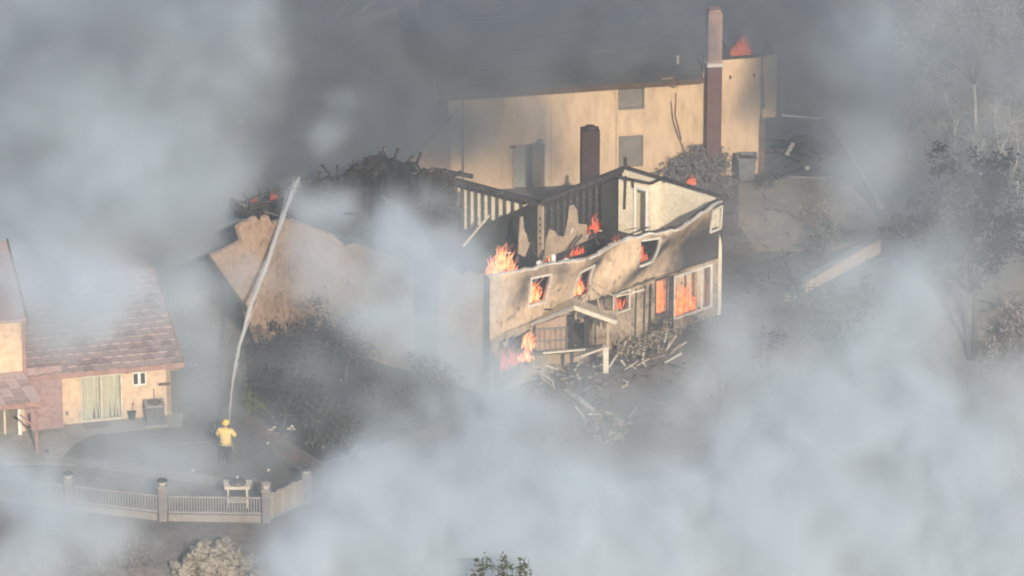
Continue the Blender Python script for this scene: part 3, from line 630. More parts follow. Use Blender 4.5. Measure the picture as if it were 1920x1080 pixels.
for i in range(26): tr.bar(fw_(.58+.42*i/26, 1, -.16)+Z*.05, fw_(.58+.42*(i+1.05)/26, 1, -.16)+Z*.05, .12, .09)
tr.build('scorched_plate', M['char'], hs)
# side wall W1 with its dark recess, and the wing wall facing right
r0, r1 = along(822, 560, g0(A), g0(WW))[0], along(770, 560, g0(A), g0(WW))[0]
SL_ = (g0(WW)-g0(A)).length
def wrev(mb, P, Q, *a, **k): return wall(mb, Q, P, *a, **k)
seg = lambda u: g0(A)+(g0(WW)-g0(A)).normalized()*u
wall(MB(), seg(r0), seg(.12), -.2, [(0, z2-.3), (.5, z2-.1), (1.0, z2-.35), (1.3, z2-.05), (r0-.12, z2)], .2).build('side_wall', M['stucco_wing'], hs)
wall(MB(), seg(r1)-Vector((-.6, -.8, 0))*.6, seg(r0)-Vector((-.6, -.8, 0))*.6, -.2, z2-.5, .15).build('recess_wall', M['brown_trim'], hs)  # set-back panel coloured dark brown to stand in for the recess shade
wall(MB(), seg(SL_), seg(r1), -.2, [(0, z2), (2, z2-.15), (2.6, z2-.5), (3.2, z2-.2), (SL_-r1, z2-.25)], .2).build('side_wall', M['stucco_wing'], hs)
MB().bar(seg(.06)-Z*.2, seg(.06)+Z*z2, .22, .22).build('corner_post', M['char'], hs)
W0, V0 = g0(WW), g0(VV); wd_ = (W0-V0).normalized(); wn = Vector((wd_.y, -wd_.x, 0))
pl = [Vp(x, y, V0, W0) for x, y in ((392, 482), (430, 465), (455, 452), (447, 426), (458, 418), (471, 413), (480, 406), (487, 416), (490, 430), (496, 408), (503, 404), (510, 420), (524, 414), (540, 411))]
pl += [Vector((W0.x, W0.y, -.2)), Vp(500, 680, V0, W0), Vp(458, 575, V0, W0)]
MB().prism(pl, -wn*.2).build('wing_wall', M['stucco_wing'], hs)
MB().bar(Vp(389, 480, V0, W0, .08), Vp(462, 582, V0, W0, .08), .1, .16).build('edge_board', M['char'], hs)
# collapsed charred roof over the wing
Lo = [Zp(x, y, z2-.1) for x, y in ((442, 408), (500, 402), (560, 420), (640, 442), (720, 468), (800, 492), (868, 470))]
Hi = [(435, 386, .9), (500, 372, 1.3), (570, 348, 1.6), (640, 322, 1.9), (715, 288, 2.3), (790, 312, 1.5), (852, 334, .6)]
Hi = [Yp(x, y, Lo[i].y+q*1.9) for i, (x, y, q) in enumerate(Hi)]
def cr(s, t):
    k = s*6; i = min(5, int(k)); fr_ = k-i; a, b = lerp(Lo[i], Lo[i+1], fr_), lerp(Hi[i], Hi[i+1], fr_)
    p = lerp(a, b, t); j = random.Random(int(s*977)*31+int(t*613)); return p+Vector((j.uniform(-.1, .1), j.uniform(-.1, .1), j.uniform(-.16, .16)))
MB().grid(cr, 46, 18).build('collapsed_roof', M['char_dark'], hs)
R = random.Random(21)
for k in range(60):
    s, t = R.random(), R.random(); p = cr(s, t)+Z*.08
    MB().bar(p, p+Vector((R.uniform(-.9, .9), R.uniform(-.6, .9), R.uniform(-.1, .35))), R.uniform(.05, .12), R.uniform(.05, .16)).build('charred_rafter', M['char'] if k % 4 else M['ash'], hs)
for k in range(26):
    s = k/25; p = cr(s, 1); MB().bar(p-Z*.2, p+Vector((R.uniform(-.3, .3), .2, R.uniform(.0, .28))), .07, .1).build('charred_rafter', M['char'], hs)
# stud wall on the inner side
def studwall(P, Q, pixs, yb, plate_w, nm='stud', low=z1, dbl=True):
    p, q = g0(P), g0(Q); d = (q-p).normalized()
    MB().bar(P-d*.1+Z*.0, Q+d*.15+Z*.0, .2, .17).build('top_plate', M['char'], hs)
    if dbl: MB().bar(P-Z*.2, Q-d*.6-Z*.16, .14, .09).build('top_plate', M['char_dark'], hs)
    for i, px in enumerate(pixs):
        u = along(px, interp(px, [(proj(P)[0], proj(P)[1]), (proj(Q)[0], proj(Q)[1])] if proj(P)[0] < proj(Q)[0] else [(proj(Q)[0], proj(Q)[1]), (proj(P)[0], proj(P)[1])]), p, q)[0]
        MB().bar(on(p, q, u, low), on(p, q, u, z2-.06), .10, .12).build(nm, M['char'], hs)
studwall(LL, MM, (856, 868, 880, 893, 906, 919, 933, 947, 962, 978, 994), 430, .1)
sh = [Vp(x, y, g0(LL), g0(MM), -.1) for x, y in ((862, 346), (900, 357), (950, 371), (990, 383), (972, 393), (955, 398), (948, 410), (938, 402), (930, 416), (915, 408), (905, 424), (890, 420), (880, 432), (866, 428))]
MB().prism(sh, Vector((.6, .8, 0))*.04).build('drywall_scrap', M['drywall'], hs)
sh = [Vp(x, y, g0(LL), g0(MM), .08) for x, y in ((850, 440), (868, 432), (890, 428), (915, 424), (928, 412), (945, 404), (962, 398), (985, 386), (1008, 388), (1008, 505), (850, 470))]
MB().prism(sh, Vector((.6, .8, 0))*.05).build('charred_sheathing', M['char_dark'], hs)
MB().bar(Zp(812, 318, z2+.25), Zp(886, 331, z2+.2), .18, .14).build('charred_beam', M['char'], hs)
MB().bar(Zp(836, 322, z2+.3), Zp(862, 345, z2-.1), .1, .1).build('charred_beam', M['ash'], hs)
studwall(MM, CC, (1022, 1034, 1046, 1058, 1070, 1082, 1094, 1106, 1118, 1130, 1142, 1154), 430, .1)
bw = lambda x, y, o=0.12: Vp(x, y, g0(MM), g0(CC), o)
tn = [bw(x, y) for x, y in ((1020, 492), (1024, 450), (1030, 430), (1040, 433), (1046, 442), (1058, 444), (1064, 418), (1068, 386), (1076, 384), (1082, 394), (1085, 420), (1100, 421), (1103, 436), (1120, 450), (1120, 470))]
MB().prism(tn, -fn*.03).build('drywall_scrap', M['tan_drywall'], hs)
dk = [bw(x, y, .16) for x, y in ((1128, 348), (1160, 328), (1162, 440), (1128, 430))]
MB().prism(dk, -fn*.05).build('charred_sheathing', M['char_dark'], hs)
dk = [bw(x, y, -.12) for x, y in ((1012, 388), (1172, 320), (1172, 440), (1012, 470))]
MB().prism(dk, -fn*.04).build('charred_sheathing', M['char_dark'], hs)
ps = Vp(1014, 486, g0(MM), g0(CC), .25); pt_ = Vp(1014, 386, g0(MM), g0(CC), .25)
MB().bar(ps, pt_, .24, .12).build('scorched_post', M['tan_drywall'], hs)
for k in range(5): q = lerp(ps, pt_, .3+.12*k)+fn*.065-fd*.08; MB().box(q, (.08, .03, .08), math.radians(41)).build('nail_plate', M['char'], hs)
tn = [Vp(x, y, g0(MM), g0(CC), .5) for x, y in ((972, 476), (976, 408), (981, 406), (983, 432), (988, 440), (992, 462), (984, 482))]
MB().prism(tn, -fn*.05).build('drywall_scrap', M['tan_drywall'], hs)
# pale rooms at the right end
p1, p2 = Zp(1160, 331, z2), Zp(1220, 346, z2); q1, q2 = g0(p1), g0(p2); L1 = (q2-q1).length
hd2 = hole(q1, q2, 1191, 354, 1213, 436)
wall(MB(), q1, q2, z1, [(0, z2-.12), (.3, z2-.25), (.5, z2), (L1, z2)], .14, [hd2]).build('partition', M['drywall'], hs)
framed(q1, q2, (hd2[0], hd2[1], z1, hd2[3]), 'door_frame', M['white'], None, hs, .09)
MB().bar(Vp(1173, 330, q1, q2, .06), Vp(1171, 392, q1, q2, .06), .07, .06).build('charred_stud', M['char'], hs)
MB().bar(Vp(1186, 338, q1, q2, .06), Vp(1187, 352, q1, q2, .06), .08, .06).build('charred_stud', M['char'], hs)
MB().bar(p1+Z*.04-Vector((.1, .1, 0)), p2+Z*.04, .14, .07).build('scorched_plate', M['char'], hs)
p3 = Zp(1247, 333, z2); q3 = g0(p3)
wall(MB(), q2+fd*.01, q3, z1, z2, .14).build('partition', M['drywall'], hs)
MB().bar(p2+Z*.04, p3+Z*.04, .12, .07).build('scorched_plate', M['char'], hs)
MB().bar(p3+Z*.02+fd*.05, Vp(1263, 402, q2, q3, 0), .14, .1).build('charred_stud', M['char'], hs)
for k in range(4): MB().bar(Vp(1243+k*4, 372+k*6, q2, q3, -.2), Vp(1241+k*5, 412+k*2, q2, q3, .05), .05, .03).build('torn_strip', M['tan_drywall'] if k % 2 else M['char'], hs)
c0_, c1_ = g0(CC), g0(RC); EL = (c1_-c0_).length
he = hole(c0_, c1_, 1320, 375, 1336, 388)
wall(MB(), c0_, c1_, 0, [(0, z2), (EL*.36, z2), (EL*.38, z2-.12), (EL*.44, z2), (EL, z2)], .18, side=-1).build('end_wall', M['drywall'], hs)
MB().bar(CC+Z*.05, RC+Z*.05, .2, .08).build('scorched_plate', M['char'], hs)
MB().bar(Vp(1309, 368, c0_, c1_, .1), Vp(1309, 396, c0_, c1_, .1), .1, .08).build('charred_stud', M['char'], hs)
MB().bar(Vp(1309, 371, c0_, c1_, .1), Vp(1350, 378, c0_, c1_, .1), .1, .1).build('charred_stud', M['char'], hs)
MB().bar(CC-Z*2.2, CC+Z*.45, .14).build('corner_post', M['char'], hs)
MB().lump(RC+Z*.02, .22, 4, .7).build('charred_joint', M['char'], hs)
R = random.Random(131)
for k in range(34):
    px_, py_ = R.uniform(925, 1190), 0; py_ = lerp(500, 452, (px_-925)/265)+R.uniform(-34, 6); b = Zp(px_, py_, z1+R.uniform(.03, .3))
    MB().bar(b, b+Vector((R.uniform(-.8, .8), R.uniform(-.6, .6), R.uniform(-.1, .55))), R.uniform(.04, .13), R.uniform(.02, .08)).build('fallen_board', (M['char'], M['ash'], M['scorched_white'], M['char'], M['tan_drywall'], M['char'])[k % 6], hs)
R = random.Random(31)
for k in range(22):
    x, y = R.uniform(.2, .95), R.uniform(.1, .7); b = on(F0, F1, x*FL, z1+.04, -y*3.2)
    MB().bar(b, b+Vector((R.uniform(-.9, .9), R.uniform(-.9, .9), R.uniform(0, .5))), R.uniform(.05, .14), R.uniform(.03, .1)).build('fallen_board', (M['char'], M['char'], M['ash'], M['scorched_white'], M['wood'])[k % 5], hs)
for k in range(14):
    s = R.uniform(.08, .75); b = fw_(s, 1, -.35)-Z*R.uniform(.0, .25); MB().lump(b, R.uniform(.1, .24), k, .7, 1).build('rubble_lump', (M['ash'], M['char'], M['scorched_white'])[k % 3], hs)
MB().bar(Zp(868, 462, 3.4), Zp(917, 404, 4.4), .07, .05).build('fallen_pole', M['trim'], hs)
b = fw_(.26, .98, -.5); MB().lathe(b-Z*.3, [(.09, 0), (.1, .5), (.09, .55), (.03, .58)], 10).build('vent_pipe', M['white'], hs)
ck = Yp(1106, 330, CC.y+.2); ctop = Yp(1106, 242, CC.y+.2).z
cb_ = MB().box((ck.x, ck.y, ctop/2), (.72, .6, ctop), .1).build('chimney', M['brick_soot'], hs)
MB().lathe((ck.x, ck.y, ctop), [(.2, 0), (.22, .12), (.16, .14)], 10).build('chimney_pot', M['brick_soot'], cb_)
# ------------------------------------------------------------------ porch, frame and wreckage in front
pg = G(1070, 690); po = thing('porch', 'small gabled porch with thin railing in front of the burning wall', 'porch', pg)
yq = on(F0, F1, along(1075, 640, F0, F1)[0], 0, 1.9).y
def Q(px, py, dy=0.0): return Yp(px, py, yq+dy)
ax_ = Vector((.05, .75, .02))
MB().prism([Q(1075, 574), Q(1152, 603), Q(1154, 609), Q(1073, 581)], ax_).build('roof_slope', M['tan_drywall'], po)
MB().prism([Q(1075, 574), Q(998, 606), Q(997, 612), Q(1075, 582)], ax_).build('roof_slope', M['tan_drywall'], po)
MB().bar(Q(1075, 576, -.04), Q(1156, 605, -.04), .07, .16).build('barge_board', M['trim'], po)
MB().bar(Q(1075, 576, -.04), Q(994, 609, -.04), .07, .14).build('barge_board', M['kerb'], po)
MB().prism([Q(1003, 611), Q(1062, 590), Q(1062, 655), Q(1003, 660)], (0, .06, 0)).build('gable_screen', M['stucco_wing'], po)
for px, t, b_, wd, m in ((1003, 608, 668, .09, 'char'), (1070, 592, 655, .24, 'char_dark'), (1100, 596, 650, .2, 'char_dark'), (1140, 606, 652, .09, 'tan_drywall')):
    MB().bar(Q(px, t), Q(px, b_), wd, wd).build('post', M[m], po)
for y0, y1 in ((617, 614), (640, 637), (657, 655)): MB().bar(Q(1004, y0, -.3), Q(1066, y1, -.3), .04).build('rail', M['steel'], po)
for k in range(7): MB().bar(Q(1004+k*10, 616, -.3), Q(1004+k*10, 658, -.3), .025).build('baluster', M['steel'], po)
MB().prism([Q(995, 662, -.5), Q(1110, 652, -.5), Q(1130, 645, .9), Q(1010, 655, .9)], (0, 0, -.12)).build('deck', M['ash'], po)
MB().bar(Q(1018, 662, -.6), Q(1098, 655, -.6), .08, .06).build('deck_edge', M['trim'], po)
MB().bar(Q(1090, 668, -.6), Q(1134, 652, -.6), .08, .06).build('deck_edge', M['trim'], po)
MB().bar(Q(1136, 650, -.6), Q(1136, 698, -.6), .20, .2).build('pale_post', M['trim'], po)
MB().bar(Q(1072, 662, -.5), Q(1072, 700, -.5), .14).build('post', M['char'], po)
gf = thing('bare_frame', 'bare bent metal canopy frame beside the porch roof', 'canopy frame', Q(1120, 620, .4))
for a, b in (((1113, 530), (1079, 588)), ((1113, 530), (1152, 556)), ((1113, 530), (1127, 585)), ((1113, 530), (1098, 560)), ((1079, 588), (1127, 585)), ((1127, 585), (1158, 583)), ((1152, 556), (1158, 583)), ((1127, 585), (1127, 618)), ((1079, 588), (1080, 600)), ((1152, 556), (1185, 548)), ((1158, 583), (1166, 620))):
    MB().bar(Q(*a, .6), Q(*b, .5), .045).build('strut', M['tan_drywall'], gf)
MB().bar(Q(1155, 556, .5), Q(1208, 543, .9), .06, .05).build('strut', M['trim'], gf)
R = random.Random(41)
def debris(label, px, py, n, sx, sy, mats, cat='debris', name='debris_pile', big=.5, up=.5):
    c = G(px, py); t = thing(name, label, cat, c)
    for k in range(max(4, n//6)): MB().lump(G(px+R.gauss(0, sx*.45), py+R.gauss(0, sy*.45))+Z*.02, R.uniform(.18, .42)*big*2, k+px, .5, 2).build('ash_heap', M[mats[0]], t)
    for k in range(n):
        p = G(px+R.gauss(0, sx*.5), py+R.gauss(0, sy*.5))+Z*R.uniform(.05, .3); d = Vector((R.uniform(-1, 1), R.uniform(-1, 1), R.uniform(-.2, .7)*up)).normalized()*R.uniform(.2, 1.0)*big*1.6
        MB().bar(p, p+d, R.uniform(.03, .1), R.uniform(.02, .07)).build('debris_board', M[mats[k % len(mats)]], t)
    return t
debris('tangle of pale bent strips and boards piled right of the porch', 1185, 664, 62, 84, 34, ('ash', 'scorched_white', 'char', 'tan_drywall', 'scorched_white'), big=.55, up=1.2)
debris('heap of pale and charred boards spilled below the porch', 1085, 708, 70, 110, 38, ('ash', 'char', 'scorched_white', 'tan_drywall'))
debris('smoking rubble left of the porch with glowing bits', 975, 690, 44, 60, 32, ('ash', 'char', 'tan_drywall'))
debris('blackened wreckage heaped right of the tan house corner', 1490, 285, 34, 60, 34, ('char_dark', 'char', 'ash', 'char'), big=.8)
debris('scattered wood scraps on the slope under the pale log', 1130, 800, 14, 60, 30, ('rock', 'scorched_white', 'rock'))
debris('charred scraps beside the red dirt strip near the yellow firefighter', 395+12, 823-3, 6, 8, 5, ('char', 'scorched_white'), big=.25)
debris('small bits of pale rubble along the red dirt strip', 520, 815, 14, 40, 30, ('dirt', 'pale', 'char'), big=.25)
lg = [G(1062, 738)+Z*.12, G(1092, 762)+Z*.2, G(1122, 784)+Z*.14]
tag(MB().tube(lg, [.10, .12, .08], 8).build('fallen_log', M['bark']), 'pale fallen log lying across the bare slope below the porch', 'log')
pp_ = [Yp(1466, 216, E3.y), Yp(1500, 219, E3.y), Yp(1535, 222, E3.y), Yp(1548, 219, E3.y+.1)]
pst = thing('charred_post', 'charred post with leaning beam and bent white pipe right of the tan house', 'post', Zp(1520, 250, 0))
MB().tube(pp_, .05, 6).build('pipe', M['white'], pst)
yy_ = Zp(1520, 252, 0).y
MB().bar(Yp(1520, 252, yy_), Yp(1521, 150, yy_), .12).build('post', M['char'], pst)
MB().bar(Yp(1488, 102, yy_), Yp(1535, 166, yy_), .16, .14).build('beam', M['char'], pst)
MB().bar(Yp(1488, 195, yy_), Yp(1502, 203, yy_), .12, .06).build('scrap', M['pale'], pst)
MB().bar(Yp(1545, 222, yy_-.1), Yp(1560, 250, yy_-.2), .12).build('prop', M['char'], pst)
p = Zp(1472, 296, 0); tag(MB().bar(p, p+Vector((.35, .3, .55)), .14, .1).build('broken_slab', M['pale']), 'short pale broken slab tilted on the black wreckage', 'slab')
p = Zp(1514, 319, 0); tag(MB().lump(p+Z*.1, .16, 5, .6, 1).build('pale_stone', M['pale']), 'pale stone beside a thin board below the black wreckage', 'stone')
tag(MB().bar(Zp(1478, 331, .04), Zp(1546, 334, .04), .09, .06).build('plank', M['rail']), 'thin grey plank flat on the dirt below the wreckage', 'plank')
# trash bin and covered heap at the tan house
p = Zp(1400, 336, 0); tb = thing('trash_bin', 'grey lidless wheelie bin standing at the tan wall', 'bin', p)
MB().add([p+Vector(q) for q in ((-.3, -.28, .05), (.3, -.28, .05), (.3, .28, .05), (-.3, .28, .05), (-.36, -.34, 1.0), (.36, -.34, 1.0), (.36, .34, 1.0), (-.36, .34, 1.0))], [(0, 1, 5, 4), (1, 2, 6, 5), (2, 3, 7, 6), (3, 0, 4, 7), (3, 2, 1, 0)]).build('body', M['steel'], tb)
rm = MB()
for k in range(4):
    c4 = ((-.38, -.36), (.38, -.36), (.38, .36), (-.38, .36)); a, b = c4[k], c4[(k+1) % 4]; rm.bar(p+Vector((*a, 1.02)), p+Vector((*b, 1.02)), .08, .08)
rm.build('rim', M['steel'], tb)
MB().lathe(p+Z*.86, [(.3, 0), (.31, .1)], 14).build('contents', M['black'], tb)
for sx in (-1, 1): MB().lathe(p+Vector((sx*.26, .34, 0)), [(.1, 0), (.1, .08)], 10).build('wheel', M['black'], tb)
p = Zp(1382, 334, 0); tag(MB().box(p+Z*.5, (.3, .5, 1.05), .1).build('bin_shade_box', M['black']), 'narrow black box standing for the shaded left side of the grey wheelie bin', 'bin')  # black box stands in for the bin's left face in shade
# ------------------------------------------------------------------ walls on the right
a, b = G(1480, 566), G(1652, 474); d = (b-a).normalized(); nn = Vector((d.y, -d.x, 0)).normalized()
rw = thing('retaining_wall', 'pale tan retaining wall slanting up to the right in thin smoke', 'wall', (a+b)/2)
t0, t1 = Vp(1480, 548, a, b), Vp(1652, 446, a, b)
MB().prism([a-Z*.8, b-Z*.8, t1, t0], -nn*.25).build('face', M['stucco'], rw)
MB().bar(t0+Z*.03-nn*.12, t1+Z*.03-nn*.12, .32, .06).build('coping', M['kerb'], rw)
a, b = Zp(1552, 246, 0), Zp(1638, 392, 0)
kw = thing('low_kerb_wall', 'long dark low wall running down the right of the dirt drive', 'wall', (a+b)/2)
MB().bar(a+Z*.2, b+Z*.2, .16, .42).build('wall', M['char'], kw); MB().bar(a+Z*.05+Vector((.3, 0, 0)), b+Z*.05+Vector((.3, 0, 0)), .28, .1).build('footing', M['kerb'], kw)
sheet('dirt_drive', [(1385, 345), (1470, 335), (1560, 330), (1600, 352), (1640, 400), (1650, 440), (1560, 470), (1420, 470), (1385, 420)], M['drive'], .014)
# charred sticks strewn on the slopes, past counting
R = random.Random(77); mb = MB()
for k in range(520):
    x, y = (R.uniform(420, 900), R.uniform(600, 860)) if k % 3 == 0 else ((R.uniform(900, 1400), R.uniform(640, 880)) if k % 3 == 1 else (R.uniform(1380, 1900), R.uniform(220, 720)))
    p = G(x, y)+Z*R.uniform(.02, .12); mb.bar(p, p+Vector((R.uniform(-.5, .5), R.uniform(-.5, .5), R.uniform(-.05, .2))), R.uniform(.02, .06), R.uniform(.015, .04))
mb.build('charred_sticks', M['twig'], kind='stuff')
# far left: poles and a neighbour's house in the smoke
p = Zp(489, 122, 0); up_ = thing('utility_pole', 'pale utility pole standing alone in the smoke at upper left', 'pole', p)
q = Yp(488, 40, p.y); MB().tube([p, q], [.13, .11], 8).build('shaft', M['trim'], up_); MB().lathe(q, [(.12, 0), (.13, .05), (.05, .1)], 8).build('cap', M['rail'], up_)
p = Zp(224, 46, 0.5); q = Yp(224, -40, p.y); tag(MB().tube([p, q], [.13, .11], 8).build('utility_pole', M['brick_pink']), 'faint pinkish pole cut by the top edge at upper left', 'pole')
na, nb2 = Zp(512, 150, 0), Zp(640, 118, 0); nh = thing('neighbour_house', 'dark roofed neighbour house with pale gable trim lost in grey smoke', 'house', (na+nb2)/2)
nd_ = (nb2-na).normalized(); nbk = Vector((-nd_.y, nd_.x, 0))
wall(MB(), na, nb2+nd_*3, 0, 1.9, .2).build('wall', M['rose'], nh)
yN = na.y-.2
g1, g2, g3 = Yp(536, 112, yN), Yp(600, 82, yN+.6), Yp(690, 8, yN+2)
MB().prism([na+Z*1.4-nd_*.5, nb2+Z*1.4+nd_*3, nb2+nd_*3+nbk*4+Z*3.2, na-nd_*.5+nbk*4+Z*3.0], (0, 0, -.12)).build('roof', M['roof_dark'], nh)
MB().bar(Yp(536, 112, yN-.3), Yp(575, 92, yN-.3), .07).build('gutter', M['white'], nh)
MB().bar(Yp(575, 92, yN-.3), Yp(650, 8, yN+.6), .07).build('ridge_board', M['tan_drywall'], nh); MB().bar(Yp(612, 62, yN), Yp(700, 5, yN+.8), .10).build('ridge_board', M['tan_drywall'], nh)
MB().box(Yp(606, 82, yN-.2), (.55, .5, .95), .15).build('dormer', M['stucco_wing'], nh)
MB().bar(Yp(600, 100, yN-.5), Yp(600, 55, yN-.5), .12).build('corner_board', M['white'], nh)
MB().bar(Yp(575, 96, yN-.5), Yp(575, 66, yN-.5), .07).build('vent_pipe', M['white'], nh)
# ------------------------------------------------------------------ pale stones
R = random.Random(9)
stones = [((362, 885), 'small pale stone lying on the path in front of the lawn'), ((606, 842), 'bright pale stone at the foot of the dark brush'), ((548, 803), 'pale stone on the edge of the red dirt strip'),
          ((504, 884), 'pale stone on the ashen lawn right of the firefighter'), ((345, 848), None)]
for (x, y), l in stones:
    if l: p = G(x, y); tag(MB().lump(p+Z*.06, .09, x, .8, 1).build('pale_stone', M['pale']), l, 'stone')
# ------------------------------------------------------------------ flames
def flames(label, pts, hgt, wid, n, seed, m='fire', dp=.25):
    """pts: places on the ground line of the fire; tongues rise from them"""
    R = random.Random(seed); mb = MB()
    for k in range(int(n*4.6)):
        s = R.random()*(len(pts)-1); i = min(len(pts)-2, int(s)); p = lerp(pts[i], pts[i+1], s-i)+Vector((R.gauss(0, wid*.12), R.uniform(-dp, dp), 0))
        edge = 1-abs(2*s/(len(pts)-1)-1)*.55; h = hgt*(R.uniform(.35, 1.0) if k % 3 else R.uniform(.12, .4))*edge; r = wid*R.uniform(.03, .085); p = p+Z*(R.random()**2*hgt*.45*edge); dx = R.uniform(-.2, .38)*h; ph = R.uniform(0, 6)
        P_, r_ = [], []
        for q in range(8):
            t = q/7; P_.append(p+Vector((dx*t*t+.12*h*math.sin(t*5+ph)*t, .05*math.sin(t*4+ph), h*t))); r_.append(max(.004, r*(math.sin(math.pi*min(1, t*.8+.2))**.8)*(1-t)**.6+.004))
        mb.tube(P_, r_, 6)
    o = mb.build('flame', M[m], smooth=True); tag(o, label, 'fire', 'flames in and around the burning house'); return o
V3 = lambda *a: [Yp(*q) for q in a]
yA = A.y
flames('large orange flames leaping at the front left corner of the roofless house', [fw_(.03, 1, -.55)-Z*.45, fw_(.115, 1, -.5)-Z*.3], 1.35, .75, 46, 1)
for (a, b, c, d), l, n, hh, m in zip(wins[:3], ('flames inside the leftmost tilted window of the leaning wall', 'flames inside the middle tilted window of the leaning wall', 'dark red flames inside the upper right tilted window'), (34, 24, 14), (1.1, 1.2, .8), ('fire', 'fire', 'fire_red')):
    flames(l, [fw_(a, c, -.45)-Z*.1, fw_(b, c, -.45)-Z*.1], hh, .7, n, int(a*100), m, .15)
def low(u0, u1, z, off=-.5): return [on(F0, F1, u0, z, off), on(F0, F1, u1, z, off)]
flames('tall bright flames filling the narrow lower opening', low(hl[1][0]-.1, hl[1][1]+.1, hl[1][2]-.2, -.35), 1.9, .7, 36, 5, 'fire_deep')
flames('broad flames behind the large lower right window', low(hl[2][0]-.1, lerp(hl[2][0], hl[2][1], .75), hl[2][2]-.2, -.5), 1.35, 1.0, 34, 6, 'fire_deep')
flames('small flames in the low dark window above the porch', low(hl[0][0]+.2, hl[0][1]+.1, hl[0][2]-.1, -.4), .7, .4, 14, 16, 'fire_red')
flames('narrow flame licking up the charred inner stud wall', [bw(1106, 438, .35), bw(1122, 434, .35)], .72, .35, 18, 7, 'fire_red', .1)
flames('low flames on the upper floor below the torn drywall', [bw(1062, 492, .9), bw(1098, 480, .9)], .55, .6, 18, 8, 'fire_red', .1)
flames('reddish flames below the white doorway', [bw(1140, 470, .9), bw(1172, 458, .9)], .55, .6, 18, 9, 'fire_red', .1)
flames('small flames near the scorched post on the upper floor', [bw(1020, 500, .9), bw(1036, 492, .9)], .4, .4, 8, 19, 'fire', .1)
flames('bright flame beside the left porch post', [Q(980, 652, -.1), Q(998, 654, -.1)], .85, .5, 26, 10)
flames('flames inside the broken opening left of the porch', low(hl[3][0], hl[3][1], hl[3][2]-.1, -.4), 1.0, .6, 22, 21, 'fire_red')
flames('small ground flames in the rubble left of the porch', [Q(975, 678, -.3), Q(996, 674, -.3)], .5, .5, 22, 11)
flames('thin red flames above the scorched tan wall beside the tall chimney', V3((1372, 112, E1.y+.9), (1408, 110, E1.y+.9)), 1.0, .9, 48, 12, 'fire_faint')
flames('tiny pink flame behind the pale end wall', V3((1290, 345, CC.y+.9), (1304, 347, CC.y+.9)), .42, .35, 12, 13, 'fire_red', .05)
flames('small red flame on the collapsed black roof left of the water jet', V3((505, 380, Hi[1].y-.6), (522, 376, Hi[1].y-.6)), .42, .35, 14, 14, 'fire_faint', .05)
flames('faint ember glow at the left end of the collapsed roof', V3((470, 380, Hi[0].y-.3), (482, 378, Hi[0].y-.3)), .25, .25, 8, 15, 'fire_faint', .05)
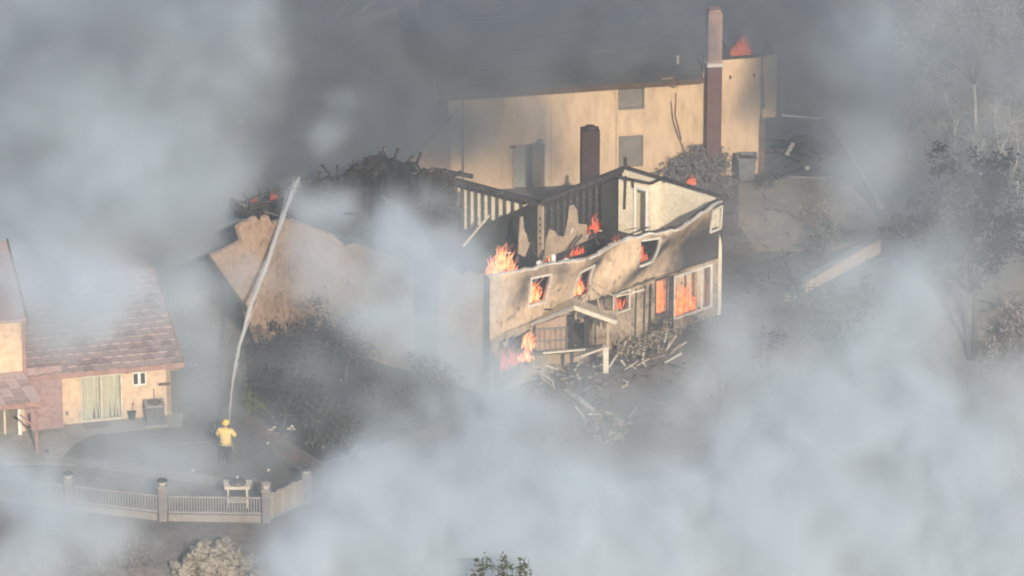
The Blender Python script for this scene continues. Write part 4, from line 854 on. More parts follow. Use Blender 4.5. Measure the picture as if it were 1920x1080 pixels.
# ------------------------------------------------------------------ firefighters
def skin(name, verts, edges, rad, m, parent, sub=1, root=0):
    org = ORG[parent.name]
    me = bpy.data.meshes.new(name); me.from_pydata([Vector(v) for v in verts], edges, []); me.materials.append(m)
    o = bpy.data.objects.new(name, me); sc.collection.objects.link(o); o.parent = parent; ORG[o.name] = org.copy()
    md = o.modifiers.new('skin', 'SKIN'); md.use_smooth_shade = True
    for i, r in enumerate(rad):
        d = me.skin_vertices[0].data[i]; d.radius = (r, r) if not isinstance(r, tuple) else r; d.use_root = (i == root)
    o.modifiers.new('sub', 'SUBSURF').levels = sub; o.modifiers['sub'].render_levels = sub
    return o
def chain(V, E, Rr, start, pts):
    k = start
    for p, r in pts: V.append(p); Rr.append(r); E.append((k, len(V)-1)); k = len(V)-1
    return k
def firefighter(loc, label, coat, hat, rz=0.0, scale=1.0):
    t = thing('person', label, 'person', loc)
    V, E, Rr = [(0, 0, .95)], [], [(.15, .12)]
    chest = chain(V, E, Rr, 0, [((0, .02, 1.12), (.15, .11)), ((0, .03, 1.32), (.17, .12))])
    neck = chain(V, E, Rr, chest, [((0, .04, 1.48), .065), ((0, .05, 1.55), .06), ((0, .07, 1.63), (.075, .09)), ((0, .07, 1.71), (.07, .085))])
    head = len(V)-2
    chain(V, E, Rr, head, [((0, .175, 1.62), .016)])                      # nose, towards the fire
    for sx in (-1, 1): chain(V, E, Rr, head, [((sx*.085, .06, 1.63), .018)])
    for sx, kn, ft in ((-1, (-.14, .05, .50), (-.16, -.06, .09)), (1, (.13, .02, .50), (.15, -.12, .09))):
        chain(V, E, Rr, 0, [((sx*.10, 0, .86), .095), (kn, .065), (ft, .045), ((ft[0]+sx*.02, ft[1]+.16, .045), .04)])
    hands = {}
    for sx in (-1, 1):
        sh = chain(V, E, Rr, chest, [((sx*.2, .03, 1.40), .065)])
        el = (sx*.31, .10, 1.16); ha = (sx*.10, .34, 1.13) if sx > 0 else (sx*.08, .42, 1.20)
        k = chain(V, E, Rr, sh, [(el, .045), (ha, .032)])
        pm = chain(V, E, Rr, k, [((ha[0]-sx*.04, ha[1]+.05, ha[2]), .034)])
        for f_ in range(4):
            z = ha[2]+.033-.022*f_; L = (.028, .034, .036, .03)[f_]
            chain(V, E, Rr, pm, [((ha[0]-sx*.07, ha[1]+.075, z), .0095), ((ha[0]-sx*.06-sx*L, ha[1]+.055, z), .009), ((ha[0]-sx*.05-sx*L, ha[1]+.02, z), .0085)])
        chain(V, E, Rr, k, [((ha[0]-sx*.02, ha[1]+.02, ha[2]+.04), .011), ((ha[0]-sx*.055, ha[1]+.03, ha[2]+.05), .0095)])
    skin('body', V, E, Rr, M['skin'], t)
    # coat: flared torso, collar and sleeves
    cv, ce, cr_ = [(0, .0, .78)], [], [(.265, .20)]
    c2 = chain(cv, ce, cr_, 0, [((0, .01, .95), (.245, .18)), ((0, .02, 1.15), (.235, .17)), ((0, .03, 1.34), (.235, .16))]); chain(cv, ce, cr_, c2, [((0, .04, 1.47), .085), ((0, .045, 1.52), .08)])
    for sx in (-1, 1):
        ha = (.13, .30, 1.135) if sx > 0 else (-.11, .37, 1.195)
        chain(cv, ce, cr_, c2, [((sx*.24, .03, 1.385), .11), ((sx*.365, .08, 1.16), .10), (ha, .062)])
    skin('coat', cv, ce, cr_, coat, t, 2)
    tv, te, tr_ = [(0, 0, .93)], [], [(.165, .13)]
    for sx, kn, ft in ((-1, (-.14, .05, .50), (-.16, -.06, .10)), (1, (.13, .02, .50), (.15, -.12, .10))): chain(tv, te, tr_, 0, [((sx*.105, 0, .82), .115), (kn, .09), (ft, .08)])
    skin('trousers', tv, te, tr_, M['navy'], t, 1)
    L = Vector(loc)
    for fx, fy in ((-.17, -.02), (.16, -.08)): MB().lump(L+Vector((fx, fy+.06, .06)), .085, 2, .8, 2, .05).lump(L+Vector((fx, fy+.15, .045)), .065, 3, .7, 2, .05).build('boot', M['black'], t, smooth=True)
    h0 = L+Vector((0, .07, 1.66))
    MB().lathe(h0, [(.165, .0), (.17, .015), (.13, .035), (.125, .09), (.095, .145), (.04, .17), (.005, .175)], 18).build('helmet', hat, t, smooth=True)
    MB().bar(h0+Vector((0, -.13, .06)), h0+Vector((0, .12, .08)), .02, .2).build('helmet_crest', hat, t)
    for sx in (-1, 1): MB().lump(h0+Vector((sx*.032, .085, -.01)), .013, 1, 1, 1, 0).build('eye', M['black'], t)
    hem = MB()
    for z, rx, ry in ((.83, .274, .209), (1.13, .249, .184)):
        k = len(hem.v)
        for j in range(24):
            a = 2*math.pi*j/24
            for q in (-.022, .022): hem.v.append(L+Vector((rx*math.cos(a), .012+ry*math.sin(a), z+q)))
        hem.f += [(k+2*j, k+2*((j+1) % 24), k+2*((j+1) % 24)+1, k+2*j+1) for j in range(24)]
    hem.build('reflective_band', M['band'], t)
    t.rotation_euler = (0, 0, rz); t.scale = (scale,)*3
    return t
fl = Zp(424, 868, .012); ff = firefighter(fl, 'firefighter in yellow coat and helmet seen from behind aiming a hose', M['yellow'], M['yellow_hat'], math.radians(-12), .95)
f2 = Zp(455, 300, 0); firefighter(f2, 'distant firefighter in tan coat with white helmet half lost in smoke', M['tan_coat'], M['white'], math.radians(150))
# nozzle, hose, jet
tipw = fl+Vector((.10, .62, 1.36)); nzl = fl+Vector((.06, .36, 1.14))
hz = thing('fire_hose', 'pale fire hose running from the yellow firefighter across the ashen lawn', 'hose', fl)
MB().tube([nzl, lerp(nzl, tipw, .5), tipw], [.035, .045, .03], 8).build('nozzle', M['black'], hz)
hp = [nzl, fl+Vector((.16, .05, .95)), fl+Vector((.34, -.1, .45)), fl+Vector((.5, .3, .06)), fl+Vector((.2, 1.2, .04)), fl+Vector((-.9, 1.8, .04)), fl+Vector((-2.2, 1.5, .04)), fl+Vector((-3.4, 2.1, .04))]
MB().tube([hp[0]]+[lerp(hp[i], hp[i+1], q/4) for i in range(7) for q in range(1, 5)], .028, 7).build('hose', M['grey_pane'], hz)
jet = [(430, 792), (431, 770), (434, 735), (440, 692), (448, 652), (459, 612), (472, 571), (487, 530), (503, 488), (519, 441), (534, 398), (547, 360), (553, 345), (560, 330)]
y0, y1 = tipw.y, WW.y+.6
jp = [tipw]+[Yp(x, y, lerp(y0, y1, min(1.15, i/11)**.85)) for i, (x, y) in enumerate(jet)][1:]
R = random.Random(4); jm = MB(); n = len(jp)
fine = [lerp(jp[i], jp[i+1], q/5) for i in range(n-1) for q in range(5)]+[jp[-1]]
nf = int(len(fine)*.80)
jm.tube([p+Vector((R.gauss(0, .008), 0, R.gauss(0, .008))) for p in fine[:nf+8]], [(.042+.038*(i/nf)**1.1+R.uniform(-.013, .016))*min(1, max(.08, (nf+8-i)/10)) for i in range(nf+8)], 8)
for k in range(60):
    i0 = int(len(fine)*R.uniform(.1, .92)); L_ = R.randint(6, 14); off = Vector((R.gauss(0, .05), R.gauss(0, .05), R.gauss(0, .04)))*(1+2*i0/len(fine))
    q = fine[i0:i0+L_]
    if len(q) > 2: jm.tube([p+off*(j/len(q)) for j, p in enumerate(q)], [.022*(1-j/len(q))+.006 for j in range(len(q))], 5)
for k in range(700):
    t = R.betavariate(3.2, 1.1); i0 = min(len(fine)-1, int(t*len(fine))); p = fine[i0]+Vector((R.gauss(0, .05), R.gauss(0, .05), R.gauss(0, .06)))*(1+2.0*t+4*max(0, t-.75))
    jm.lump(p, R.uniform(.005, .012), k, 1, 1, 0) if k % 3 == 0 else jm.lump(p, R.uniform(.004, .010), k, 1, 1, 0)
tag(jm.build('water_jet', M['water'], smooth=True), 'long white jet of water arcing from the firefighter to the burning roof', 'water jet')
# ------------------------------------------------------------------ plants
def tree(name, label, cat, px, py, tops, leafm, barkm, lsize, n, trunk_r=.12, twigs=10, spread=.8, group=None, base=None, flat=.6, forks=1, jit=.12, limbm=None):
    """tops: (px, py, dy, radius) clumps of the crown; the trunk and a limb lead to each one"""
    b = base or G(px, py); R = random.Random(int(px*7+py)); t = thing(name, label, cat, b, group)
    cs = [(Yp(x, y, b.y+dy), r) for x, y, dy, r in tops]
    mid = sum((c for c, r in cs), Vector())/len(cs); fork = lerp(b, mid, .45); fork.x = lerp(b.x, mid.x, .3)
    tm = MB()
    for f_ in range(forks):
        o_ = Vector((R.uniform(-.25, .25)*(forks > 1), R.uniform(-.2, .2)*(forks > 1), 0))
        tm.tube([b+o_*.4-Z*.2, lerp(b, fork, .5)+o_+Vector((R.uniform(-jit, jit), 0, 0)), fork+o_*1.5], [trunk_r, trunk_r*.8, trunk_r*.6], 8)
    tm.build('trunk', barkm, t, smooth=True)
    bm_ = MB()
    for c, r in cs:
        m1 = lerp(fork, c, .5)+Vector((R.uniform(-.25, .25), R.uniform(-.2, .2), R.uniform(-.1, .3)))*r
        bm_.tube([fork, m1, c], [trunk_r*.55, trunk_r*.35, trunk_r*.15], 6)
        for k in range(twigs):
            d = Vector((R.gauss(0, 1), R.gauss(0, 1), R.gauss(.35, .9))).normalized()*r*R.uniform(.6, 1.15); s = lerp(m1, c, R.uniform(.3, 1.1))
            e = s+d; bm_.tube([s, lerp(s, e, .55)+Vector((R.uniform(-.1, .1), R.uniform(-.1, .1), R.uniform(-.05, .12)))*r, e], [trunk_r*.16, trunk_r*.10, trunk_r*.04], 4, False)
    bm_.build('branches', limbm or barkm, t, smooth=True)
    if n:
        lv = MB()
        for c, r in cs:
            sub = [(c+Vector((R.gauss(0, .5), R.gauss(0, .5), R.gauss(0, .42)))*r*spread, r*R.uniform(.16, .38)) for _ in range(14)]
            for k in range(int(n*r*r)):
                q, rr_ = sub[int(R.random()**1.3*14)]
                lv.leaf(q+Vector((R.gauss(0, .6), R.gauss(0, .6), R.gauss(0, .55)))*rr_, lsize*R.uniform(.5, 1.4), R, flat)
        lv.build('crown', leafm, t)
    return t
# right side trees
tree('tree', 'tall pale dusty tree with a white trunk at upper right', 'tree', 1832, 250, [(1760, 20, 1, 1.4), (1840, 0, .5, 1.6), (1800, 60, -.5, 1.0), (1890, 40, 1, 1.4), (1730, 60, .6, .9), (1850, 90, .3, .9)], M['leaf_dusk'], M['bark'], .16, 900, .09, 16, .95, limbm=M['twig'])
tree('tree', 'dark drooping clump of scorched leaves on a thin trunk at upper right', 'tree', 1754, 232, [(1742, 95, -.5, .75), (1760, 130, -.4, .75), (1778, 118, 0, .6), (1735, 70, .2, .5)], M['leaf_dark'], M['bark_dark'], .16, 900, .07, 9)
for k, (px, py, tp, l) in enumerate(((1790, 330, [(1775, 190, 0, .8), (1800, 215, 0, .7)], 'bare streaky sapling left of the white trunk'), (1872, 345, [(1868, 190, 0, .9), (1895, 230, .2, .8)], 'bare streaky sapling right of the white trunk'), (1908, 370, [(1905, 250, 0, .9), (1880, 280, 0, .7)], 'thin grey sapling cut by the right edge'), (1835, 350, [(1822, 255, 0, .7), (1845, 270, .1, .6)], 'forked grey sapling below the white trunk'))):
    tree('sapling', l, 'tree', px, py, tp, M['leaf_grey'], M['bark'], .10, 130, .05, 16, group='bare saplings below the tall pale tree', flat=1.5)
for k, (px, py, x2, y2, l) in enumerate(((1700, 300, 1712, 170, 'dark wispy sapling left of the drooping scorched clump'), (1770, 370, 1778, 250, 'dark wispy sapling below the drooping scorched clump'), (1850, 420, 1862, 290, 'dark wispy sapling just right below the white trunk'), (1890, 330, 1896, 140, 'tall dark wispy sapling near the right edge'), (1800, 420, 1806, 300, 'dark wispy sapling above the broad blue grey tree'))):
    tree('sapling', l, 'tree', px, py, [(x2, y2, 0, .8), (x2-12, y2+38, 0, .6), (x2+14, y2+55, .1, .6), (x2, y2-30, 0, .5)], M['leaf_dark'], M['twig'], .09, 200, .05, 20, group='dark saplings at the upper right', flat=2.0)
tree('tree', 'broad blue grey tree with several trunks at the right edge', 'tree', 1822, 670, [(1790, 400, 0, 1.5), (1850, 380, .5, 1.5), (1820, 470, -.5, 1.2), (1740, 440, .3, 1.1), (1890, 450, 0, 1.2), (1870, 330, 1, 1.1), (1690, 420, .6, .8), (1800, 330, .6, 1.0)], M['leaf_dark'], M['bark_dark'], .15, 800, .13, 14, 1.0, forks=3)
tree('tree', 'thin charred tree with sparse dark twigs right of the burning house', 'tree', 1428, 690, [(1425, 540, 0, .7), (1440, 580, .2, .6), (1418, 610, 0, .5)], M['leaf_dark'], M['twig'], .10, 90, .07, 14, flat=1.2)
tree('tree', 'small charred tree with a dense low dark clump beside bare twigs', 'tree', 1440, 790, [(1445, 640, 0, .7), (1460, 625, 0, .5), (1430, 680, 0, .5)], M['leaf_dark'], M['twig'], .12, 300, .06, 10)
tree('tree', 'ragged grey green tree in front of the pale retaining wall', 'tree', 1560, 740, [(1510, 560, 0, .9), (1560, 580, .2, 1.0), (1600, 560, 0, .9), (1575, 640, -.3, .9), (1520, 620, 0, .8), (1490, 530, .2, .7)], M['leaf_blue'], M['bark_dark'], .14, 600, .09, 10)
tree('tree', 'bare twiggy tree between the charred tree and the grey green one', 'tree', 1490, 700, [(1480, 520, 0, .8), (1495, 570, 0, .7), (1470, 480, .2, .5)], M['leaf_dark'], M['twig'], .10, 60, .06, 20, flat=1.2)
tree('shrub', 'dusty round shrub at the top of the pale retaining wall', 'shrub', 1548, 488, [(1530, 455, 0, .7), (1565, 440, .2, .7), (1550, 420, .4, .5), (1510, 470, 0, .5)], M['leaf_blue'], M['twig'], .11, 520, .05, 8)
tree('shrub', 'dry flowering shrub on the dirt drive behind the dusty shrub', 'shrub', 1535, 412, [(1520, 385, 0, .5), (1545, 390, .1, .4), (1500, 395, 0, .4)], M['leaf_tan'], M['twig'], .09, 240, .04, 8)
tree('sapling', 'slender bare sapling on the slope below the porch right side', 'tree', 1350, 800, [(1345, 690, 0, .7), (1365, 720, 0, .6), (1330, 740, 0, .5)], M['leaf_grey'], M['twig'], .09, 60, .045, 18, flat=1.2)
tree('tree', 'faint grey tree showing through the white smoke at lower right', 'tree', 1597, 830, [(1590, 730, 0, .8), (1605, 770, 0, .7), (1580, 700, 0, .6)], M['leaf_blue'], M['twig'], .12, 300, .06, 8)
tree('tree', 'dim twiggy bush deep in the smoke near the bottom right', 'tree', 1350, 1060, [(1345, 1030, 0, .7), (1365, 1045, 0, .5)], M['leaf_dark'], M['twig'], .12, 200, .05, 8)
tree('shrub', 'dry grey brush covering the bank at the right edge', 'shrub', 1880, 690, [(1870, 640, 0, 1.0), (1900, 610, .3, 1.1), (1845, 690, -.2, .9), (1900, 690, 0, 1.1), (1880, 740, -.4, 1.0), (1905, 580, .5, .8)], M['leaf_grey'], M['twig'], .13, 420, .05, 8)
# shrubs round the burnt corner between the yard and the burning house
BR = 'burnt shrubs between the yard and the burning house'
for px, py, tp, l, m, n in (
    (560, 720, [(520, 650, 0, 1.0), (570, 620, .3, 1.1), (600, 660, 0, .9), (545, 690, -.2, .9)], 'largest blackened shrub right of the water jet', 'leaf_dark', 1000),
    (650, 720, [(640, 640, 0, .9), (680, 660, .1, .8), (665, 600, .3, .7)], 'blackened shrub with bare twigs against the pinkish house wall', 'leaf_dark', 800),
    (530, 800, [(510, 720, 0, .8), (550, 740, 0, .9), (590, 750, 0, .8)], 'dark dense shrub above the red dirt strip', 'leaf_dark', 1100),
    (640, 840, [(620, 780, 0, .9), (660, 800, 0, .8), (600, 820, -.2, .6)], 'dark green black shrub beside the white smoke edge', 'leaf_blue', 900),
    (720, 790, [(700, 720, 0, .8), (740, 740, 0, .8), (720, 770, -.2, .7)], 'burnt shrub veiled by grey smoke below the house wall', 'leaf_dark', 800),
    (820, 770, [(800, 690, 0, .8), (840, 710, 0, .7)], 'small burnt shrub almost lost in smoke below the dark recess', 'leaf_dark', 600)):
    tree('burnt_shrub', l, 'shrub', px, py, tp, M[m], M['twig'], .13, n, .06, 14, group=BR, flat=1)
for px, py, tp, l in ((540, 600, [(525, 550, 0, .35), (545, 560, 0, .3)], 'bare black twigs before the pinkish wing wall'), (620, 610, [(608, 560, 0, .4), (630, 575, 0, .4)], 'curved bare twig in front of the reddish wall'), (710, 650, [(705, 620, 0, .5), (722, 640, 0, .4)], 'bare burnt twigs at the edge of the tan side wall')):
    b = Yp(px, py+60, -9.5); tree('burnt_twig_bush', l, 'shrub', px, py, tp, M['leaf_dark'], M['twig'], .08, 30, .03, 16, base=b, group='bare twigs at the house wall')
tree('shrub', 'small fresh green plant at the head of the red dirt strip', 'plant', 478, 786, [(470, 748, 0, .45), (482, 762, 0, .4), (474, 728, .1, .3)], M['leaf_bright'], M['twig'], .09, 900, .03, 8)
tree('small_tree', 'small dark green treetop poking up at the bottom edge', 'tree', 935, 1190, [(905, 1062, 0, .40), (945, 1062, .1, .42), (978, 1068, 0, .42), (930, 1085, 0, .5), (965, 1090, 0, .5), (895, 1078, 0, .3), (935, 1110, 0, .7)], M['leaf_green'], M['bark_dark'], .10, 1100, .10, 8, base=G(935, 1400))
tree('shrub', 'ash covered pale shrub beside the porch', 'shrub', 1215, 680, [(1195, 640, 0, .6), (1230, 630, .1, .65), (1255, 625, .2, .5), (1175, 655, 0, .5)], M['leaf_tan'], M['twig'], .09, 480, .04, 10)
tree('shrub', 'dry ashen shrub below the large burning window', 'shrub', 1310, 640, [(1290, 605, 0, .5), (1325, 600, .1, .5), (1270, 615, 0, .4)], M['leaf_grey'], M['twig'], .09, 420, .04, 10)
tree('shrub', 'pale dry bush on the bare slope below the log', 'shrub', 1130, 830, [(1120, 795, 0, .7), (1150, 790, .1, .6), (1090, 800, 0, .5), (1135, 815, -.1, .5)], M['leaf_tan'], M['twig'], .11, 420, .04, 10)
tree('shrub', 'round dark shrub against the tan wall below the tall chimney', 'shrub', 1310, 342, [(1275, 305, 0, .8), (1315, 292, .1, .9), (1350, 300, .1, .7), (1290, 325, -.1, .7), (1335, 325, -.1, .7), (1260, 325, -.1, .6), (1310, 315, -.2, .8)], M['leaf_dusk'], M['twig'], .13, 1300, .05, 8)
tree('shrub', 'low scrubby bush behind the trash bin wreckage', 'shrub', 1448, 352, [(1440, 335, 0, .45), (1420, 345, 0, .4), (1462, 330, 0, .4)], M['leaf_dark'], M['twig'], .1, 500, .03, 8)
b = G(400, 1090); ro = thing('rock_outcrop', 'big pale craggy rock outcrop with dry brush below the yard fence', 'rocks', b)
R = random.Random(17)
for k, (x, y, r) in enumerate(((350, 1072, .75), (400, 1058, .85), (450, 1062, .75), (375, 1035, .5), (412, 1030, .45), (436, 1030, .42), (400, 1090, .9), (468, 1052, .4), (330, 1092, .6), (480, 1085, .6), (385, 1018, .24), (424, 1014, .22), (360, 1050, .45), (428, 1048, .5))):
    MB().lump(Yp(x, y, b.y-.2+.25*(k % 3)), r*.62, k+3, .85, 3, .42).build('boulder', M['rock'], ro)
rt = MB()
for k in range(60):
    p = Yp(R.uniform(310, 490), R.uniform(1015, 1085), b.y-.5); rt.tube([p, p+Vector((R.uniform(-.25, .25), R.uniform(-.2, .1), R.uniform(.0, .4)))], [.015, .006], 4, False)
rt.build('dry_twigs', M['twig'], ro, kind='stuff')
tree('shrub', 'blue grey scrub at the lower left under the fence', 'shrub', 250, 1075, [(240, 1040, 0, .7), (275, 1060, 0, .6), (200, 1060, 0, .7), (130, 1065, 0, .7)], M['leaf_grey'], M['twig'], .1, 260, .04, 16, flat=1.2)
tree('shrub', 'wispy grey twigs in the lower left corner', 'shrub', 60, 1070, [(40, 1030, 0, .8), (90, 1050, 0, .7), (20, 1065, 0, .6)], M['leaf_grey'], M['twig'], .1, 140, .04, 18, flat=1.2)
tree('shrub', 'pale burnt bush with whitish tips at the edge of the white smoke', 'shrub', 665, 875, [(662, 845, 0, .35), (680, 850, 0, .3), (645, 860, 0, .3)], M['leaf_tan'], M['bark'], .09, 260, .03, 12)
for k, (px, py, l) in enumerate(((30, 330, 'smoke veiled bush at the far left edge'), (170, 300, 'smoke veiled bush behind the left drift'), (330, 260, 'dark smoke veiled tree left of the distant firefighter'))):
    tree('hazy_bush', l, 'shrub', px, py, [(px-25, py-40, 0, 1.0), (px+25, py-35, .3, 1.0), (px, py-60, .2, .8)], M['leaf_blue'], M['twig'], .16, 260, .06, 8, group='bushes lost in the left drift')
tree('tree', 'dark leafy tree top at the upper right corner', 'tree', 1895, 60, [(1880, -10, 4, .8), (1910, -5, 4, .9)], M['leaf_dark'], M['bark_dark'], .15, 420, .08, 6)
# ------------------------------------------------------------------ smoke (density baked into voxel grids by geometry nodes)
def smoke(name, lo, hi, vox, blobs, base, col, dens, seed=0, aniso=0.0, warp=5.0, nlo=.36, nhi=.66, nmin=.15, absorb=None):
    ng = bpy.data.node_groups.new(name, 'GeometryNodeTree')
    ng.interface.new_socket('Geometry', in_out='OUTPUT', socket_type='NodeSocketGeometry')
    N = ng.nodes; L = ng.links
    def nd(t, **k):
        n = N.new(t)
        for a, b in k.items(): setattr(n, a, b)
        return n
    def put(n, i, v):
        if isinstance(v, bpy.types.NodeSocket): L.new(v, n.inputs[i])
        else: n.inputs[i].default_value = v
    def ma(op, a, b=0.):
        n = nd('ShaderNodeMath', operation=op); put(n, 0, a); put(n, 1, b); return n.outputs[0]
    def vm(op, a, b=(0, 0, 0)):
        n = nd('ShaderNodeVectorMath', operation=op); put(n, 0, a); put(n, 1, b); return n
    pos = nd('GeometryNodeInputPosition').outputs[0]
    nz = nd('ShaderNodeTexNoise'); put(nz, 'Vector', vm('ADD', pos, (seed*17., 0, 0)).outputs[0]); nz.inputs['Scale'].default_value = .2; nz.inputs['Detail'].default_value = 5
    p = vm('ADD', pos, vm('MULTIPLY', vm('SUBTRACT', nz.outputs['Color'], (.5, .5, .5)).outputs[0], (warp, warp, warp*.9)).outputs[0]).outputs[0]
    tot = {0: base, 1: 0.0}
    for (cx, cy_, cz, rx, ry, rz, a) in blobs:
        q = vm('MULTIPLY', vm('SUBTRACT', p, (cx, cy_, cz)).outputs[0], (1/rx, 1/ry, 1/rz)).outputs[0]
        l = vm('LENGTH', q).outputs['Value']
        mr = nd('ShaderNodeMapRange', interpolation_type='SMOOTHSTEP'); put(mr, 0, l)
        mr.inputs[1].default_value = 1.; mr.inputs[2].default_value = .1; mr.inputs[3].default_value = 0; mr.inputs[4].default_value = a
        tot[a >= .5] = ma('ADD', tot[a >= .5], mr.outputs[0])
    def mod(sc_, d, ro, lo_, hi_, mn, mx):
        n2 = nd('ShaderNodeTexNoise'); put(n2, 'Vector', vm('ADD', p, (0, seed*9., 0)).outputs[0]); n2.inputs['Scale'].default_value = sc_; n2.inputs['Detail'].default_value = d; n2.inputs['Roughness'].default_value = ro
        m2 = nd('ShaderNodeMapRange', interpolation_type='SMOOTHSTEP'); put(m2, 0, n2.outputs[0]); m2.inputs[1].default_value = lo_; m2.inputs[2].default_value = hi_; m2.inputs[3].default_value = mn; m2.inputs[4].default_value = mx
        return m2.outputs[0]
    # thin veils drift evenly, thick plumes billow with firmer edges
    tot = ma('ADD', ma('MULTIPLY', tot[0], mod(.40, 4, .55, nlo, nhi, max(nmin, .3), 1.45)), ma('MULTIPLY', tot[1], mod(.44, 6, .62, .37, .65, max(nmin, .25), 1.75)))
    vc = nd('GeometryNodeVolumeCube'); put(vc, 'Density', tot)
    vc.inputs['Min'].default_value = lo; vc.inputs['Max'].default_value = hi
    for i, k in enumerate('XYZ'): vc.inputs['Resolution '+k].default_value = int((hi[i]-lo[i])/vox)
    m = bpy.data.materials.new(name); m.use_nodes = True; t = m.node_tree; t.nodes.remove(t.nodes['Principled BSDF'])
    pv = t.nodes.new('ShaderNodeVolumePrincipled'); t.links.new(pv.outputs[0], t.nodes['Material Output'].inputs['Volume'])
    pv.inputs['Color'].default_value = (*col, 1); pv.inputs['Density'].default_value = dens; pv.inputs['Anisotropy'].default_value = aniso
    sm = nd('GeometryNodeSetMaterial'); L.new(vc.outputs[0], sm.inputs[0]); sm.inputs['Material'].default_value = m
    L.new(sm.outputs[0], nd('NodeGroupOutput').inputs[0])
    me = bpy.data.meshes.new(name); o = bpy.data.objects.new(name, me); sc.collection.objects.link(o); me.materials.append(m)
    o.modifiers.new('smoke', 'NODES').node_group = ng; o['kind'] = 'stuff'
    return o
def SB(px, py, y, r, a, ex=1., ey=1., ez=.9): c = Yp(px, py, y); return (c.x, c.y, c.z, r*ex, r*ey, r*ez, a)
def SG(px, py, k, r, a, ex=1., ey=1., ez=.9): c = G(px, py)-FW*k; return (c.x, c.y, c.z, r*ex, r*ey, r*ez, a)
pale = [SG(*t) for t in [
    # bank rising from the canyon below the houses
    (620, 1010, 4, 3.0, .8), (700, 950, 4, 3.4, .9), (830, 990, 4, 3.8, .9), (900, 890, 4, 3.2, .8), (990, 970, 4, 3.8, .9), (1100, 1030, 4, 3.8, .9), (1200, 930, 4, 3.6, .9), (1290, 1000, 4, 3.8, .9),
    (1400, 900, 5, 4.2, .75), (1520, 970, 5, 4.4, .75), (1500, 820, 5, 4.0, .6), (1660, 880, 5, 4.6, .75), (1800, 960, 5, 4.6, .75), (1700, 760, 6, 4.0, .55), (1850, 820, 6, 4.2, .5), (1590, 690, 6, 3.6, .5), (1460, 720, 5, 3.2, .4),
    (1650, 1070, 5, 4.5, .8), (1900, 1070, 5, 4.5, .8), (1420, 1060, 5, 4.5, .8), (760, 1070, 5, 3.8, .9), (1000, 1080, 5, 4, .8), (600, 1090, 5, 3, .7), (1200, 1080, 5, 4, .8), (780, 840, 3, 2.6, .45), (880, 780, 3, 2.6, .45), (1700, 590, 6, 3.6, .4), (1640, 500, 5, 3.0, .25),
    # veil over the bare slope and the front corner
    (1000, 800, 4, 3.0, .34), (1130, 800, 4, 3.0, .30), (1280, 760, 4, 3.2, .30), (1380, 680, 4, 3.0, .32), (960, 690, 4.5, 1.7, .50), (925, 745, 5.5, 2.0, .8), (985, 740, 5, 1.5, .4), (1030, 735, 4, 2.0, .40), (1090, 680, 4, 1.8, .16), (850, 690, 4, 2.4, .6), (900, 640, 4, 1.6, .4), (950, 640, 4.5, 1.2, .25), (760, 770, 4, 2.6, .32), (620, 740, 4, 3.2, .11), (560, 680, 4, 3, .08), (680, 850, 3, 2.0, .35),
    # fence, yard and lower left corner
    (60, 900, 3, 2.8, .8), (170, 930, 3, 2.6, .8), (260, 905, 3, 2.2, .5), (110, 1030, 4, 3.6, .36), (240, 1050, 4, 3.2, .2), (30, 1070, 4, 3.4, .36), (420, 1010, 3, 2.4, .12), (540, 960, 3, 1.8, .3),
    (230, 850, 2, 2.4, .42), (340, 855, 2, 2.4, .42), (500, 850, 2, 2.2, .36), (380, 935, 2, 2.2, .32), (320, 930, 2, 1.6, .2), (430, 900, 1.6, 1.6, .2), (400, 720, 3, 2.6, .40), (370, 600, 4, 2.8, .45), (420, 800, 3, 2.0, .2), (330, 480, 4, 3, .5)]]
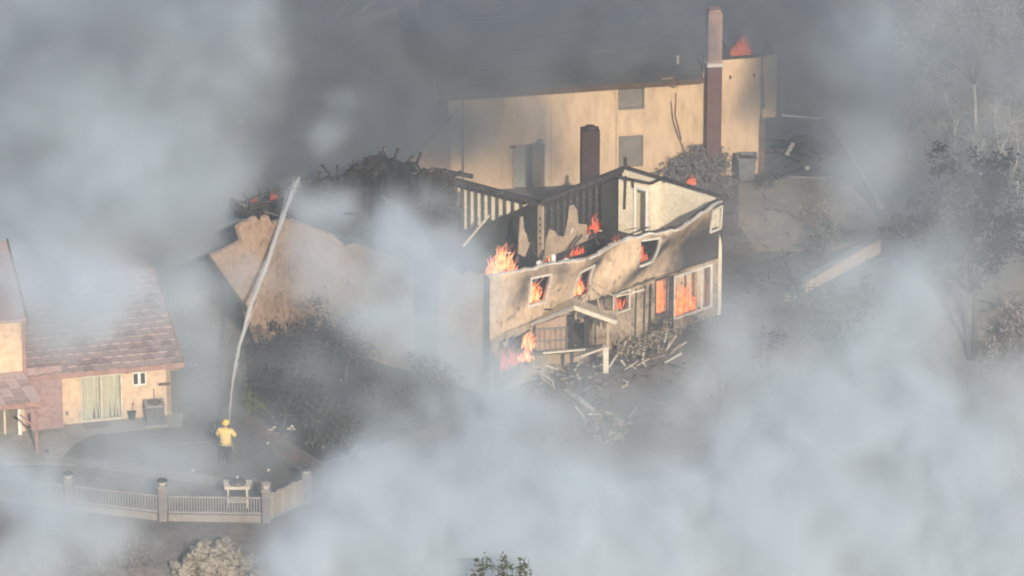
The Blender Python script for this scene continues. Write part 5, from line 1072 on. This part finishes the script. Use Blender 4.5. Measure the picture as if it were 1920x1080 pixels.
pale += [SB(*t) for t in [
    # plume pouring off the left wing of the burning house
    (640, 480, -11, 2.2, .55), (730, 440, -10, 2.1, .7), (800, 470, -11, 2.3, .8), (860, 490, -12, 1.8, .55), (700, 540, -12.5, 2.3, .6), (870, 440, -9, 1.5, .55), (810, 390, -8, 1.6, .5), (630, 405, -8, 1.7, .45),
    (780, 560, -13, 2.2, .55), (860, 570, -13, 2.0, .45), (640, 570, -13, 1.8, .35), (740, 640, -14, 2.2, .4), (850, 650, -14.5, 2.2, .45), (680, 590, -13, 1.8, .4), (600, 500, -12, 1.8, .4),
    (930, 700, -15.5, 1.9, .7), (990, 710, -14.5, 1.5, .4), (590, 450, -9, 1.6, .35), (610, 375, -6, 1.5, .6), (150, 590, -15.5, 2.0, .48), (250, 565, -15.5, 2.0, .48), (60, 560, -15.5, 2.0, .48), (200, 520, -15, 2.4, .48), (300, 605, -15.5, 1.3, .25), (470, 520, -11, 1.8, .3), (570, 530, -12.5, 1.7, .3), (110, 605, -15.5, 1.7, .45), (210, 600, -15.5, 1.6, .4), (150, 520, -15, 2.4, .48), (20, 545, -15.5, 1.6, .45), (620, 540, -12, 1.6, .35),
    # big drift on the left
    (90, 90, 4, 5, .35), (220, 60, 5, 5, .35), (60, 260, 0, 5, .4), (190, 230, 0, 4.6, .4), (300, 330, -2, 4, .5), (360, 400, -3, 3, .45), (170, 400, -4, 4.4, .5), (40, 430, -5, 4.2, .45), (330, 180, 2, 4.4, .35), (420, 90, 4, 4.2, .35),
    (210, 530, -12.5, 2.8, .9), (260, 610, -14, 1.5, .35), (110, 600, -14, 1.4, .3), (100, 530, -13, 2.6, .55), (20, 530, -13.5, 2, .5), (300, 560, -13, 2.2, .4), (390, 540, -9, 2.4, .4), (420, 330, -2, 2.4, .3), (330, 20, 6, 5, .35),
    (590, 280, -1, 1.1, .4), (620, 220, 0, 1.1, .35),
    # drift over the trees on the right
    (1480, 450, -4, 3.4, .10), (1640, 620, -7, 4, .28), (1850, 400, -6, 5, .08), (1885, 680, -12, 2.2, .25), (1600, 500, -6, 2, .3), (1880, 150, 2, 5, .10), (1640, 90, 6, 4.6, .14), (1400, 620, -9, 2.8, .28), (1760, 560, -7, 4, .22), (1760, 20, 4, 5, .12), (1620, 340, -3, 3.4, .22), (1520, 540, -7, 3, .25)]]
dark = [SB(*t) for t in [
    (780, 90, 9, 3.6, 1.5), (720, 150, 8, 2.8, 1.4), (650, 110, 7, 2.8, 1.0), (690, 40, 10, 3.2, 1.0), (880, 50, 8, 3.4, 1.0), (1000, 60, 7, 3.4, .95), (1130, 50, 7, 3.4, .9), (1240, 50, 7, 2.8, .8), (1420, 30, 14, 4, .8), (1540, 120, 11, 4, .95), (1620, 230, 8, 3.2, .7), (1640, 330, 5, 2.6, .4),
    (600, 210, 4, 3.2, .9), (530, 240, 3, 2.6, .8), (560, 300, 1, 2.4, .65), (680, 230, 3, 2.8, .9), (780, 250, 4, 2.4, .75), (450, 130, 6, 3.0, .5), (960, 150, 7, 1.8, .35), (880, 230, 6, 2.6, .8), (1050, 280, 5, 2.2, .5), (1390, 78, 12.0, .8, 1.0), (980, 230, 5, 2.4, .45), (1180, 110, 6, 1.8, .7), (1280, 110, 6, 1.5, .6),
    (100, 120, 4, 6, .45), (300, 80, 5, 6, .5), (60, 330, 0, 5, .45), (230, 260, 1, 5, .5), (400, 180, 3, 4.0, .35), (330, 400, -2, 4, .4), (120, 440, -4, 4, .35), (420, 40, 7, 5, .55), (1680, 180, 4, 4.0, .15), (1780, 420, -2, 5, .10), (1880, 60, 5, 5, .18), (1300, 90, 8, 2, .45), (560, 80, 8, 3, .8)]]
smoke('smoke', (-27, -36, -10), (27, 20, 13), .34, pale, .010, (.695, .797, .885), .58, 1, -.2, nmin=.22, nlo=.34, nhi=.70)
smoke('dark_smoke', (-27, -6, 0), (27, 24, 15), .45, dark, .004, (.345, .385, .43), .58, 2, nmin=.3, nlo=.32, nhi=.7)
